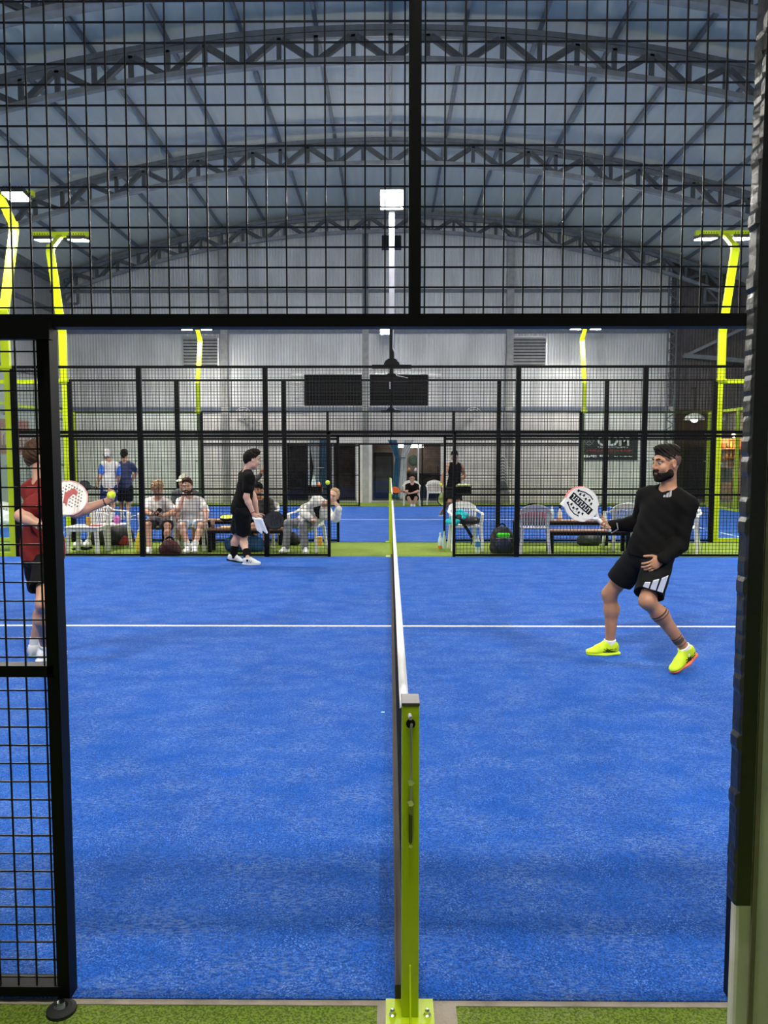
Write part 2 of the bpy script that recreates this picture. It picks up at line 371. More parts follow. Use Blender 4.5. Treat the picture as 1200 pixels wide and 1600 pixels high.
# side walls, front wall
GW = mat('grey_side_sheet', (.36, .37, .38), .55, .15, var=.1, stretch=(1, 6, .3))
mb = MB(); mb.box((-11.9, -7.5, -.05), (-11.6, 24.5, roof_z(-11.7)+.2)); wl = st(mb.build('wall_left', GW))
mb = MB(); mb.box((13.3, -7.5, -.05), (13.6, 28.5, roof_z(13.3)+.25)); wr = st(mb.build('wall_right', GW))
mb = MB(); mb.box((-11.9, -7.7, -.05), (13.6, -7.5, 10.0)); st(mb.build('wall_front', GW))
for z in (7.55, 6.55, 5.4, 4.3): MB().box((-11.6, -7.4, z-.06), (-11.48, 24.2, z+.06)).build('girt', STEEL, wl)
for z in (6.3, 5.3): MB().box((13.18, -7.4, z-.08), (13.3, 24.2, z+.08)).build('girt', STEEL, wr)
mb = MB(); mb.bar((9.9, WY-.25, 5.0), (13.2, WY-.9, 4.6), .14); mb.bar((9.9, WY-.2, 4.95), (13.2, WY-1.6, 6.6), .10); st(mb.build('trim_12', STEEL))
# dark glazed panels high on the back wall, each with a louvred strip
DG = mat('dark_louvre_opening', (.004, .004, .0045), .7, var=.1, spec=.1)
for i, (a, b, sa, sb) in enumerate(((-2.96, -.99, -3.42, -2.98), (-.72, 1.28, 1.30, 1.72))):
    w = empty('window_%d' % (i+1), ((a+b)/2, WY, 3.3)); st(w)
    mb = MB(); mb.box((a, WY-.05, 3.30), (b, WY+.01, 4.42)); mb.build('dark_panel', DG, w)
    mb = MB()
    for k in range(13): mb.box((a+.03, WY-.062, 3.35+k*.083), (b-.03, WY-.045, 3.36+k*.083))
    mb.build('louvre_blades', mat('dark_grey_metal', (.010, .010, .011), .7, var=0, spec=.15), w)
    mb = MB()
    for z in (3.30, 4.42): mb.bar((min(a, sa), WY-.05, z), (max(b, sb), WY-.05, z), .05)
    for k in range(14):
        mb.box((sa, WY-.06, 3.34+k*.078), (sb, WY-.02, 3.38+k*.078))
    mb.build('pale_louvre_strip', ALU, w)
# ventilation louvres
for i, (a, b, lab) in enumerate(((-7.13, -5.90, 'grey louvred vent high on the back wall behind the left far floodlight'), (4.08, 5.31, 'grey louvred vent high on the back wall beside the right column'))):
    v = empty('wall_vent', ((a+b)/2, WY, 4.7), 0, lab, 'vent', 'louvred wall vents')
    mb = MB()
    for p, q in (((a, 4.68), (b, 4.68)), ((a, 5.66), (b, 5.66)), ((a, 4.68), (a, 5.66)), ((b, 4.68), (b, 5.66))): mb.bar((p[0], WY-.04, p[1]), (q[0], WY-.04, q[1]), .05)
    mb.build('frame', ALU, v)
    MB().box((a, WY-.02, 4.68), (b, WY-.005, 5.66)).build('backing', DARK, v)
    mb = MB()
    for k in range(9): mb.add([(a, WY-.06, 4.73+k*.105), (b, WY-.06, 4.73+k*.105), (b, WY-.02, 4.81+k*.105), (a, WY-.02, 4.81+k*.105)], [(0, 1, 2, 3)])
    mb.build('blades', mat('vent_blade', (.42, .43, .43), .5, .2, var=.1), v)
# doors into the room behind ------------------------------------------------
for i, (a, b) in enumerate(((D1a, D1b), (D2a, D2b))):
    d = empty('door_%d' % (i+1), ((a+b)/2, WY, 0)); st(d)
    mb = MB(); y = WY+.05
    for p, q in (((a, 0), (a, DH)), ((b, 0), (b, DH)), ((a, DH), (b, DH)), ((a, .03), (b, .03))): mb.bar((p[0], y, p[1]), (q[0], y, q[1]), .07)
    for f in ((.34, .67) if i else (.32, .66)): x = a+(b-a)*f; mb.bar((x, y, 0), (x, y, DH), .05)
    mb.build('door_frame', ALU, d)
    MB().box((a, y-.004, .05), (b, y+.004, DH-.03)).build('door_glass', GLASSD, d)
    MB().tube([(b-.12, y-.05, .85), (b-.12, y-.07, .9), (b-.12, y-.07, 1.2), (b-.12, y-.05, 1.25)], .015).build('door_handle', BLACK, d)
mb = MB()
mb.box((-4.2, 28.2, -.06), (2.6, 28.35, 2.9)); mb.box((-4.3, WY+.2, -.06), (-4.15, 28.3, 2.9)); mb.box((2.5, WY+.2, -.06), (2.65, 28.3, 2.9)); mb.box((-4.3, WY+.19, 2.8), (2.65, 28.3, 2.95))
st(mb.build('wall_clubroom', BROWN)); slab('floor_clubroom', (-4.2, WY+.18, -.12), (2.6, 28.3, -.02), mat('clubroom_tile', (.10, .10, .11), .4))
# clubroom things
EM = lambda n, c, s: mat(n, c, .5, var=0, emit=(c, s))
def lit(name, parts): pass
o = MB().box((.30, 27.2, 1.93), (1.25, 27.45, 2.07)).build('ceiling_light', EM('warm_panel', (1, .96, .88), 16.)); tag(o, 'bright strip lamp hung low in the clubroom, seen through the right door', 'lamp')
mb = MB(); mb.lathe([(.0, 0), (.22, 0), (.22, .03), (0, .03)], at(646, 719.5, 28.18), 20, np.array([[1, 0, 0], [0, 0, 1], [0, -1, 0]])); tag(mb.build('round_sign', mat('dark_green', (.02, .045, .02), .5)), 'round dark green sign on the brown clubroom wall behind the right door', 'sign')
MB_ = MB(); MB_.box((-3.9, 27.4, -.02), (-2.4, 28.1, 1.0)); tag(MB_.build('bar_counter', DARK, bevel=.02), 'dark counter at the back of the clubroom behind the left door', 'counter')
mb = MB(); mb.box((.3, 27.3, -.02), (2.3, 28.1, .95)); tag(mb.build('bar_counter', DARK, bevel=.02), 'dark counter at the back of the clubroom under the round sign', 'counter')
for i, (x, z, c) in enumerate(((.72, .95, (.5, .3, .1)), (.98, .95, (.6, .62, .66)))):
    m = MB(); m.lathe([(.0, 0), (.06, 0), (.08, .08), (.05, .16), (.02, .2), (0, .2)], (x, 27.45, z)); tag(m.build('jug', mat('jug%d' % i, c, .3), smooth=True), ('brown' if i == 0 else 'silver')+' jug on the dark counter under the round sign', 'jug')
fr = empty('drinks_fridge', (-.25, 27.6, 0), 0, 'dark upright drinks fridge standing just inside the right door', 'fridge')
MB().box((-.62, 27.3, -.02), (.1, 28.1, 1.75)).build('cabinet', DARK, fr, bevel=.02); MB().box((-.56, 27.28, .2), (.04, 27.3, 1.6)).build('glass_front', mat('fridge_front_brown', (.12, .10, .09), .2), fr)  # glass front has one plain grey-brown colour
mb = MB(); mb.box((-.62, 28.1, 1.2), (.1, 28.19, 1.72)); tag(mb.build('wall_poster', mat('pinkish_poster', (.38, .22, .17), .6, var=.5, vscale=9)), 'faded pinkish poster on the clubroom wall left of the curtain', 'poster')
# curtains
def curtain(name, xc, z0, z1, wt, wm, wb, ml, mr, label, knot=1.55, y=WY-.12):
    c = empty(name, (xc, y, z0), 0, label, 'curtain')
    for half, m in ((-1, ml), (1, mr)):
        sd = MB(); n = 22; rows = 26; vs = []
        for r in range(rows):
            z = z0+(z1-z0)*r/(rows-1)
            if z > knot: t = (z-knot)/(z1-knot); cen = xc+half*(wm*.4+t*wt*.62); w = wm*(.55+.5*t)
            else: t = (knot-z)/(knot-z0); cen = xc+half*(wm*.42)+(-.06*t); w = wm*(.55+.4*t*wb/.3)
            for k in range(n):
                u = k/(n-1)*2-1; vs.append((cen+u*w*.55, y+.035*math.sin(u*9+half)+.02*math.sin(u*17), z))
        sd.add(vs, [(r*n+k, r*n+k+1, (r+1)*n+k+1, (r+1)*n+k) for r in range(rows-1) for k in range(n-1)])
        o = sd.build('curtain_panel', m, c, True); s = o.modifiers.new('s', 'SOLIDIFY'); s.thickness = .02
    MB().tube([(xc+.16*math.cos(a), y+.07*math.sin(a), knot) for a in np.linspace(0, 2*math.pi, 17)], .018).build('tie', ml, c)
BC = mat('blue_curtain', (.03, .12, .21), .85); GC = mat('grey_curtain', (.48, .50, .52), .85)
curtain('curtain', .34, .12, 2.16, .30, .26, .34, BC, GC, 'blue and grey curtain tied in the middle at the right clubroom door')
curtain('curtain', -2.45, .10, 2.16, .10, .30, .3, GC, BC, 'blue and grey curtain hanging behind the seated woman at the left clubroom door', knot=1.2)
# CDM banner on the back wall
sg = empty('banner', (7.5, WY-.06, 1.5), 0, 'black advertising banner with white letters CDM on the right back wall', 'banner')
MB().box((6.50, WY-.06, 1.47), (8.50, WY-.036, 2.42)).build('board', mat('banner_black', (.012, .017, .018), .5), sg)
SW = mat('sign_white', (.8, .8, .8), .5, var=0); SR = mat('sign_red', (.50, .03, .03), .5, var=0)
text('lettering', 'CDM', .50, (7.10, WY-.066, 1.97), (1, 0, 0), (0, 0, 1), SW, sg, .002, .012, xs=1.0)
def dashes(name, x0, x1, z, h, m, sg_, y=WY-.066, p=.06):
    mb = MB(); x = x0
    while x < x1:
        w = p*random.uniform(.4, .9)
        if random.random() < .88: mb.box((x, y-.003, z+h*random.choice((0, 0, .25))), (x+w, y, z+h*random.choice((1, 1, .7))))
        x += w+p*.28
    mb.build(name, m, sg_)
dashes('small_print', 7.12, 8.15, 1.885, .045, SW, sg); dashes('small_print', 6.62, 8.3, 1.75, .07, SR, sg); dashes('small_print', 6.58, 7.55, 1.565, .08, SW, sg, p=.075); dashes('small_print', 7.7, 8.4, 1.58, .03, SW, sg)
mb = MB()
for k in range(4):
    a = k*math.pi/4; d = V(math.cos(a), 0, math.sin(a))*.20; c = V(6.82, WY-.066, 2.14); mb.bar(c-d, c+d, .015)
mb.tube([V(6.82, WY-.066, 2.14)+.15*V(math.cos(a), 0, math.sin(a)) for a in np.linspace(0, 2*math.pi, 25)], .008); mb.build('emblem', mat('emblem_grey', (.25, .27, .27), .5), sg)
# red sign on the left side wall
rs = empty('wall_sign', (-11.6, 21.2, 1.7), 0, 'dull red sign with pale upright letters on the left side wall', 'sign')
MB().box((-11.6, 20.1, 1.68), (-11.56, 22.3, 2.72)).build('board', mat('brick_red_board', (.28, .07, .06), .6, var=.2), rs)
mb = MB()
for k, (yy, zz) in enumerate(((20.5, 1.95), (20.9, 1.95), (21.6, 1.9), (21.95, 1.9))):
    mb.bar((-11.55, yy, zz), (-11.55, yy, zz+.5), .05); mb.bar((-11.55, yy, zz+.25), (-11.55, yy+.2, zz+.5), .05); mb.bar((-11.55, yy+.2, zz), (-11.55, yy+.2, zz+.5), .05)
mb.build('letters', mat('sign_pale', (.55, .42, .40), .6), rs)
# warm lit bar behind the far right corner
slab('floor_bar', (9.75, WY+.1, -.12), (13.4, 28.5, -.02), mat('clubroom_tile', (.1, .1, .11)))
mb = MB(); mb.box((9.75, 28.2, -.05), (13.4, 28.4, 3.4)); mb.box((9.7, WY+.2, -.05), (9.75, 28.4, 3.4)); mb.box((9.75, WY+.15, 3.25), (13.4, 28.4, 3.4)); st(mb.build('wall_bar', DARK))
bs = empty('bar_shelf', (12.3, 26.4, 0), 0, 'warm lit wooden back bar shelf in the far right corner', 'shelf')
WB = mat('warm_wood', (.42, .20, .09), .5, var=.3)
mb = MB(); mb.box((11.95, 26.6, 1.18), (13.25, 26.65, 2.25)); mb.build('back_board', WB, bs)
for z in (1.18, 1.52, 1.86): MB().box((11.95, 26.25, z), (13.25, 26.62, z+.035)).build('shelf_board', WB, bs)
for a, b, h in ((12.3, 12.62, .62), (12.72, 13.05, 1.12)): mb = MB(); mb.box((a, 26.2, 0), (b, 26.6, h)); mb.build('side_cabinet', WB, bs, bevel=.01)
for k in range(24):
    z = (1.216, 1.556, 1.896)[k % 3]; x = 12.03+(k//3)*.155+random.uniform(-.03, .03); h = random.uniform(.17, .27)
    m = MB(); m.lathe([(0, 0), (.045, 0), (.045, h*.6), (.018, h*.78), (.018, h), (0, h)], (x, 26.4, z), 8)
    tag(m.build('bottle', mat('liquor%d' % (k % 4), [(.5, .12, .03), (.35, .3, .2), (.6, .35, .1), (.08, .10, .05)][k % 4], .2, var=0), smooth=True), 'small bottle in the row on the warm lit back bar shelf', 'bottle', 'bottles on the back bar shelf')
o = sphere('bulb', (12.55, 26.0, 2.35), .07, EM('warm_bulb', (1, .60,   .26), 420.)); o.name = 'bar_lamp'; tag(o, 'warm round bulb hanging over the back bar shelf', 'lamp')
pl = empty('pendant_lamp', at(1085, 655, 24.0), 0, 'wide white dome lamp hanging near the far right corner', 'lamp')
c = at(1085, 650, 24.0); mb = MB(); mb.lathe([(.34, 0), (.33, .05), (.26, .14), (.13, .21), (.03, .23), (0, .23)], c-V(0, 0, .13), 24); mb.build('shade', WHITEP, pl, True)
sphere('bulb', c-V(0, 0, .10), .12, EM('white_bulb', (1, 1, 1), 30.), pl); MB().tube([c+V(0, 0, .1), (c[0], c[1], 3.9)], .012, 6).build('cord', BLACK, pl); MB().bar((c[0], c[1]-.05, 3.9), (c[0], WY, 3.9), .04).build('bracket', BLACK, pl)
# wall fans
for i, (px, py, lab) in enumerate(((380, 650, 'round white wall fan on the back wall, left of the dark louvres'), (740, 650, 'round white wall fan on the back wall, right of the dark louvres'))):
    c = at(px, py, WY-.35); f = empty('wall_fan', (c[0], WY, c[2]), 0, lab, 'fan', 'wall fans')
    mb = MB()
    for r in (.08, .15, .22, .29): mb.tube([c+V(r*math.cos(a), -.06*(1-r/.3), r*math.sin(a)) for a in np.linspace(0, 2*math.pi, 25)], .010, 5, False)
    for k in range(12): a = k*math.pi/6; mb.tube([c+V(.03*math.cos(a), -.06, .03*math.sin(a)), c+V(.29*math.cos(a), 0, .29*math.sin(a)), c+V(.12*math.cos(a), .10, .12*math.sin(a))], .005, 5)
    mb.build('guard', WHITEP, f)
    for k in range(3):
        a = k*2*math.pi/3; d = V(math.cos(a), .15, math.sin(a)); e = V(-math.sin(a), .3, math.cos(a)); m = MB(); m.prism([(.04, -.03), (.22, -.09), (.25, .05), (.06, .04)], c, d, e, (0, 1, 0), .008); m.build('blade', GREYP, f)
    MB().tube([c+V(0, 0, 0), c+V(0, .2, 0)], .07, 12).build('motor', GREYP, f); MB().bar(c+V(0, .15, -.02), (c[0], WY, c[2]-.12), .05).build('bracket', BLACK, f)
# ================================================================== FENCES
def wires(x0, x1, z0, z1, Y, dx=.0545, dz=.0545, xo=None, zo=None, w=.0042):
    mb = MB(); x = x0+dx/2 if xo is None else x0+((xo-x0) % dx)
    while x < x1: mb.bar((x, Y, z0), (x, Y, z1), w, caps=False); x += dx
    z = z0+dz/2 if zo is None else z0+((zo-z0) % dz)
    while z < z1: mb.bar((x0, Y+w*.8, z), (x1, Y+w*.8, z), w, caps=False); z += dz
    return mb
def fence(Y, label, near=False, th=.075, wy=.02):
    ww = .0042 if near else .0055
    f = empty('court_fence', (0, Y, 0), 0, label, 'fence', 'black mesh side fences')
    xsp = (-6, -4, -2, 2, 4, 6)
    for x in xsp: MB().box((x-th/2, Y-.03, .0), (x+th/2, Y+.03, 3.03)).build('post', BLACK, f)
    for x in (-1.0, 1.0):
        w = .036 if near else .045; MB().box((x-w/2, Y-.025, .0), (x+w/2, Y+.03, 2.0)).build('door_post', BLACK, f)
    w = .034 if near else .032; xc = .039 if near else 0.
    MB().box((xc-w/2, Y-.02, 2.0), (xc+w/2, Y+.02, 3.0)).build('centre_post', BLACK, f)
    MB().box((-6, Y-.02, 3.0), (6, Y+.02, 3.04)).build('top_rail', BLACK, f)
    hz = (1.981, 2.016) if near else (1.965, 2.02)
    MB().box((-6, Y-.025, hz[0]), (6, Y+.025, hz[1])).build('middle_rail', BLACK, f)
    if near: MB().box((-6, Y-.045, 1.945), (-.972, Y-.015, 2.0)).build('middle_rail', BLACK, f)
    else:
        for a, b in ((-6, -1), (1, 6)): MB().box((a, Y-.028, 1.915), (b, Y+.022, 1.955)).build('middle_rail', BLACK, f)
    for a, b in ((-6, -1), (1, 6)):
        MB().box((a, Y-.025, .985), (b, Y+.02, 1.018)).build('middle_rail', BLACK, f); MB().box((a, Y-.028, .018), (b, Y+.03, .048)).build('bottom_rail', BLACK, f)
    bays = [(-6, -4), (-4, -2), (-2, -1), (1, 2), (2, 4), (4, 6)]
    for a, b in bays:
        for z0, z1 in ((.045, .99), (1.015, 1.95)):
            wires(a+.02, b-.015, z0, z1, Y+wy*(-1 if near else 1), w=ww).build('mesh_panel', WIRE, f)
    for a, b, xo in ((-6, -4, None), (-4, -2, None), (-2, xc, .011 if near else None), (xc, 2, .066 if near else None), (2, 4, None), (4, 6, None)):
        wires(a+.01, b-.01, 2.015, 3.0, Y+wy*(-1 if near else 1), xo=xo, zo=2.035 if near else None, w=ww).build('mesh_panel', WIRE, f)
    return f
nf = fence(0, 'black wire mesh fence in front of the camera, closest of the fences', True)
m = MB(); m.lathe([(0, 0), (.042, 0), (.042, .012), (.03, .018), (0, .018)], (at(97, 1553, -.055)[0], -.062, -.004), 18); fp = m.build('foot_plate', mat('black_rubber', (.02, .02, .02), .7), nf)
m = MB(); m.lathe([(0, 0), (.02, 0), (.02, .004), (.011, .004), (.011, .016), (0, .016)], (at(97, 1553, -.055)[0], -.064, .014), 12); m.build('bolt', CHROME, fp)
fence(10, 'black wire mesh fence on the far side of the blue court in use')
fence(12.15, 'black wire mesh fence on the near side of the second blue court, behind the benches')
fence(22.15, 'black wire mesh fence farthest away, along the clubroom wall')
DKG = mat('dark_green_paint', (.06, .10, .012), .5)
# glass end sections with lime frames
def glass_section(Yc, x0, x1, label, g='lime framed glass side walls', m=LIME, pw=.045):
    gw = empty('glass_wall', ((x0+x1)/2, Yc, 0), 0, label, 'glass wall', g)
    for x in (x0, x1): MB().box((x-pw, Yc-.04, 0), (x+pw, Yc+.04, 3.03)).build('post', m, gw)
    MB().box((x0, Yc-.035, 2.96), (x1, Yc+.035, 3.03)).build('top_rail', m, gw); MB().box((x0, Yc-.035, .0), (x1, Yc+.035, .07)).build('bottom_rail', m, gw)
    xm = (x0+x1)/2
    for a, b in ((x0+.05, xm-.005), (xm+.005, x1-.05)):
        p = MB().box((a, Yc-.006, .07), (b, Yc+.006, 2.96)).build('glass_pane', GLASS, gw)
        for z in (1.45, 2.3):
            for x in (a+.04, b-.04): mb = MB(); mb.tube([(x, Yc-.03, z), (x, Yc+.03, z)], .028, 10); mb.build('clamp', CHROME, p)
for yy, dsc in ((10, 'the blue court in use'), (12.15, 'the near side of the second court'), (22.15, 'the far side of the second court')):
    for sx in (-1, 1):
        if yy == 10 and sx > 0: continue
        a, b = (-10.05, -6.09) if sx < 0 else (6.09, 10.05)
        glass_section(yy+.02, a, b, 'lime framed glass wall at the %s end of %s' % ('left' if sx < 0 else 'right', dsc), m=LIME if yy < 20 else DKG, pw=.045 if yy < 20 else .032)
for sx in (-1, 1):
    gw = empty('glass_wall', (sx*10.05, 17.15, 0), 0, 'tall lime framed glass back wall at the %s end of the second court' % ('left' if sx < 0 else 'right'), 'glass wall')
    x = sx*10.05
    for k in range(6):
        y = 12.22+k*1.98
        MB().box((x-.04, y-.04, 0), (x+.04, y+.04, 3.0)).build('post', LIMEG, gw)
        if k < 5: MB().box((x-.006, y+.05, .07), (x+.006, y+1.93, 2.95)).build('glass_pane', GLASS, gw)
    for z in (.035, 2.97): MB().box((x-.03, 12.22, z-.035), (x+.03, 22.1, z+.035)).build('rail', LIMEG, gw)
# ================================================================== FLOODLIGHTS
LENS = mat('lamp_lens', (1, 1, 1), .4, var=0, emit=((1, .965, .90), 1.)); LENS.node_tree.nodes['Principled BSDF'].inputs['Emission Strength'].default_value = LAMP*1.25
HOUS = mat('lamp_housing', (.02, .02, .022), .5, var=.1)
LENSN = LENS.copy(); LENSN.name = 'lamp_lens_near'; LENSN.node_tree.nodes['Principled BSDF'].inputs['Emission Strength'].default_value = LAMP*1.35
LENSC = LENS.copy(); LENSC.name = 'lamp_lens_centre'; LENSC.node_tree.nodes['Principled BSDF'].inputs['Emission Strength'].default_value = LAMP*2.6
LENSF = LENS.copy(); LENSF.name = 'lamp_lens_far'; LENSF.node_tree.nodes['Principled BSDF'].inputs['Emission Strength'].default_value = LAMP*1.35
def head(root, c, aim, w=.34, h=.30, tilt=.30, lens=None):
    """one LED head: its face looks down and along aim (+1/-1 in y)"""
    n = nrm(V(0, aim*math.sin(tilt), -math.cos(tilt))); x = V(1, 0, 0); y = np.cross(n, x); o = np.asarray(c, float)
    mb = MB(); mb.prism([(-w/2, -h/2), (w/2, -h/2), (w/2, h/2), (-w/2, h/2)], o-n*.07, x, y, n, .065)
    for k in range(7): u = -w/2+.03+k*(w-.06)/6; mb.prism([(u-.006, -h/2+.02), (u+.006, -h/2+.02), (u+.006, h/2-.02), (u-.006, h/2-.02)], o-n*.11, x, y, n, .05)
    hd = mb.build('lamp_head', HOUS, root)
    mb = MB(); mb.prism([(-w/2+.015, -h/2+.015), (w/2-.015, -h/2+.015), (w/2-.015, h/2-.015), (-w/2+.015, h/2-.015)], o-n*.01, x, y, n, .014); mb.build('lens', lens or LENS, hd)
def side_pole(x, Yc, aim, label, m=LIME, lo=3.0, lens=None):
    """curved lime pole: bulges away from the court, then returns over it"""
    r = empty('floodlight_pole', (x, Yc, lo), 0, label, 'floodlight', 'lime floodlight poles')
    P = [(0, lo-.05), (0, 3.9), (-.42*aim, 5.25), (-.38*aim, 5.36), (.05*aim, 5.66)]
    mb = MB()
    for i in range(4):
        a, b = P[i], P[i+1]; mb.bar((x, Yc+a[0], a[1]-(.02 if i else 0)), (x, Yc+b[0], b[1]+.02), .135 if i < 3 else .11, .07, ref=(0, 1, 0))
    mb.build('pole', m, r, bevel=.008)
    MB().box((x-.10, Yc-.06, lo-.01), (x+.10, Yc+.06, lo+.035)).build('base_bracket', m, r)
    mb = MB(); mb.box((x-.54, Yc+aim*.02-.04, 5.64), (x+.54, Yc+aim*.02+.04, 5.72)); mb.build('cross_bar', m, r)
    for s in (-1, 1): head(r, (x+s*.31, Yc+aim*.12, 5.60), aim, lens=lens, tilt=.14 if Yc in (10, 12.15) else .30)
def mid_pole(Yc, aim, label, mlo=BLACK, mhi=GREYP, xo=0., hx=0.):
    r = empty('floodlight_pole', (xo, Yc, 3.04), 0, label, 'floodlight', 'central floodlight poles')
    MB().bar((xo, Yc, 3.04), (xo, Yc, 3.72), .075).build('lower_pole', mlo, r); MB().bar((xo, Yc, 3.72), (xo, Yc, 5.5), .085, .07).build('upper_pole', mhi, r)
    mb = MB(); mb.prism([(.125*math.cos(a), .11*math.sin(a)) for a in np.linspace(0, math.pi, 15)], (xo, Yc-.05, 3.04), (1, 0, 0), (0, 0, 1), (0, 1, 0), .1); mb.box((xo-.31, Yc-.03, 2.99), (xo+.31, Yc+.03, 3.05)); mb.build('base_bracket', BLACK, r)
    MB().tube([(xo+.03, Yc-.05, 3.9), (xo+.02, Yc-.06, 3.3), (xo+.1, Yc-.055, 3.1), (xo+.3, Yc-.03, 3.06)], .009, 6).build('cable', GREYP, r)
    head(r, (hx, Yc+aim*.16, 5.53), aim, .36, .30, 1.05); MB().bar((0, Yc, 5.5), (hx, Yc+aim*.06, 5.5), .06).build('lamp_arm', BLACK, r)
mid_pole(10, -1, 'grey floodlight pole with one bright lamp above the fence of the court in use')
mid_pole(12.15, 1, 'central floodlight pole of the second court, its dark lamp seen from behind')
mid_pole(22.15, -1, 'far central floodlight pole with one bright lamp near the back wall', hx=-.15)
r = empty('floodlight_pole', (0, 0, 3.04), 0, 'central floodlight pole over the nearest fence, above the photo', 'floodlight', 'central floodlight poles')
MB().bar((0, 0, 3.04), (0, -.72, 5.5), .075).build('pole', GREYP, r); head(r, (0, -.62, 5.55), 1, .36, .30, 1.1, LENSC)
for Yc, aim, d in ((10, -1, 'at the far fence of the court in use'), (12.15, 1, 'at the near fence of the second court'), (22.15, -1, 'near the back wall'), (0, 1, 'at the nearest fence, outside the photo')):
    for sx in (-1, 1): side_pole(sx*6.1, Yc, aim, 'curved lime floodlight pole %s, %s side' % (d, 'left' if sx < 0 else 'right'), lens=LENSN if Yc == 0 else LENSF if Yc > 20 else None)
# ================================================================== NETS
def net(y0, y1, near):
    n = empty('court_net', (.013, (y0+y1)/2, 0), 0, 'black padel net with white top tape %s' % ('running away from the closest lime post' if near else 'on the second blue court'), 'net', 'court nets')
    x = .013; NC = mat('net_cord', (.008, .008, .009), .8, var=0)
    mb = MB(); ys = np.arange(y0+.03, y1, .042)
    top = lambda y: .90-.035*math.sin(math.pi*(y-y0)/(y1-y0))
    for y in ys: mb.bar((x, y, .03), (x, y, top(y)), .0035, caps=False)
    for k in range(22):
        f = k/21
        pts = [(x, y, .03+(top(y)-.03)*f) for y in np.linspace(y0+.03, y1, 13)]
        for a, b in zip(pts, pts[1:]): mb.bar(a, b, .0035, caps=False)
    mb.build('net_mesh', NC, n)
    vs = []; Y = np.linspace(y0-.02, y1, 41)
    for y in Y: t = top(y); vs += [(x-.012, y, t-.045), (x-.014, y, t+.0), (x, y, t+.014), (x+.014, y, t), (x+.012, y, t-.045)]
    mb = MB(); mb.add(vs, [(5*i+k, 5*i+k+1, 5*i+6+k, 5*i+5+k) for i in range(40) for k in range(4)]); mb.build('top_tape', WHITE, n, True)
    mb = MB(); mb.bar((x-.012, y0, .03), (x-.012, y1, .03), .03, .05); mb.build('bottom_band', mat('brown_black_band', (.05, .042, .035), .8), n)
    mb = MB(); mb.tube([(x+.015, y0-.1, .9), (x, y0+.1, .905)], .006, 6); mb.build('tension_cable', GREYP, n)
def net_post(xc, yf, depth, label, near=False):
    p = empty('net_post', (xc, yf, 0), 0, label, 'net post', 'lime net posts')
    w = .049; a, b = xc-w/2, xc+w/2; y0, y1 = yf, yf+depth
    mb = MB(); mb.box((a, y0, .0), (b, y1, .925))
    mb.build('post', LIME, p, bevel=.003)
    MB().box((a-.001, y0-.001, .925), (b+.001, y1+.001, .935)).build('top_cap', mat('grey_cap', (.10, .09, .085), .45, .2, var=.15), p, bevel=.002)
    if near:
        mb = MB(); mb.box((xc-.070, yf-.13, .001), (xc+.070, yf+.078, .011)); pl = mb.build('base_plate', LIME, p, bevel=.002)
        for sx in (-1, 1):
            for yy in (-.012,): m = MB(); m.lathe([(0, 0), (.011, 0), (.011, .004), (.007, .006), (.007, .016), (.004, .02), (0, .02)], (xc+sx*.050, yf+.008, .011), 10); m.build('bolt', CHROME, pl)
        MB().add([(xc-.002, yf, .012), (xc+.002, yf, .012), (xc+.002, yf-.10, .012), (xc-.002, yf-.10, .012), (xc-.002, yf, .17), (xc+.002, yf, .17), (xc+.002, yf-.006, .17), (xc-.002, yf-.006, .17)], [(0, 1, 2, 3), (7, 6, 5, 4), (0, 3, 7, 4), (1, 5, 6, 2), (3, 2, 6, 7)]).build('gusset', LIME, p)
        mb = MB(); mb.lathe([(0, 0), (.0135, 0), (.0135, .002), (0, .002)], (xc, yf-.0015, .877), 20, np.array([[1, 0, 0], [0, 0, -1], [0, 1, 0]])); mb.build('cable_hole', mat('black_hole', (.003, .003, .003), .9, var=0), p)
        mb = MB(); mb.tube([(xc+.002, yf+.012, .884), (xc+.002, yf-.006, .874), (xc, yf-.008, .86), (xc+.001, yf-.006, .70), (xc+.001, yf-.006, .615)], .0035, 8); mb.build('steel_cable', mat('cable_grey', (.42, .40, .36), .4, .5, var=0), p, True)
        mb = MB()
        for z in (.715, .655): mb.tube([(xc-.009, yf-.007, z), (xc+.010, yf-.007, z-.006)], .004, 8); mb.box((xc-.006, yf-.012, z-.012), (xc+.006, yf, z+.004))
        mb.build('cable_clamp', CHROME, p)
        mb = MB(); mb.tube([(xc, yf-.006, .615), (xc, yf-.005, .535)], .005, 8); mb.build('tensioner', mat('dark_olive_grip', (.05, .06, .01), .5, var=0), p)
        m = MB(); m.lathe([(0, 0), (.006, 0), (.006, .006), (0, .006)], (xc, yf-.006, .527), 8, np.array([[1, 0, 0], [0, 0, -1], [0, 1, 0]])); m.build('screw', CHROME, p)
    else: MB().box((xc-.09, y0-.04, .0), (xc+.09, y1+.04, .012)).build('base_plate', LIME, p)
net(-.02, 9.95, True); net(12.2, 22.1, False)
net_post(.029, -.095, .085, 'lime yellow net post right in front of the camera', True)
net_post(.0, 10.0, .08, 'lime net post at the far end of the nearest net'); net_post(-.02, 12.08, .08, 'lime net post at the near end of the second net'); net_post(-.02, 22.1, .08, 'lime net post at the clubroom end of the second net')
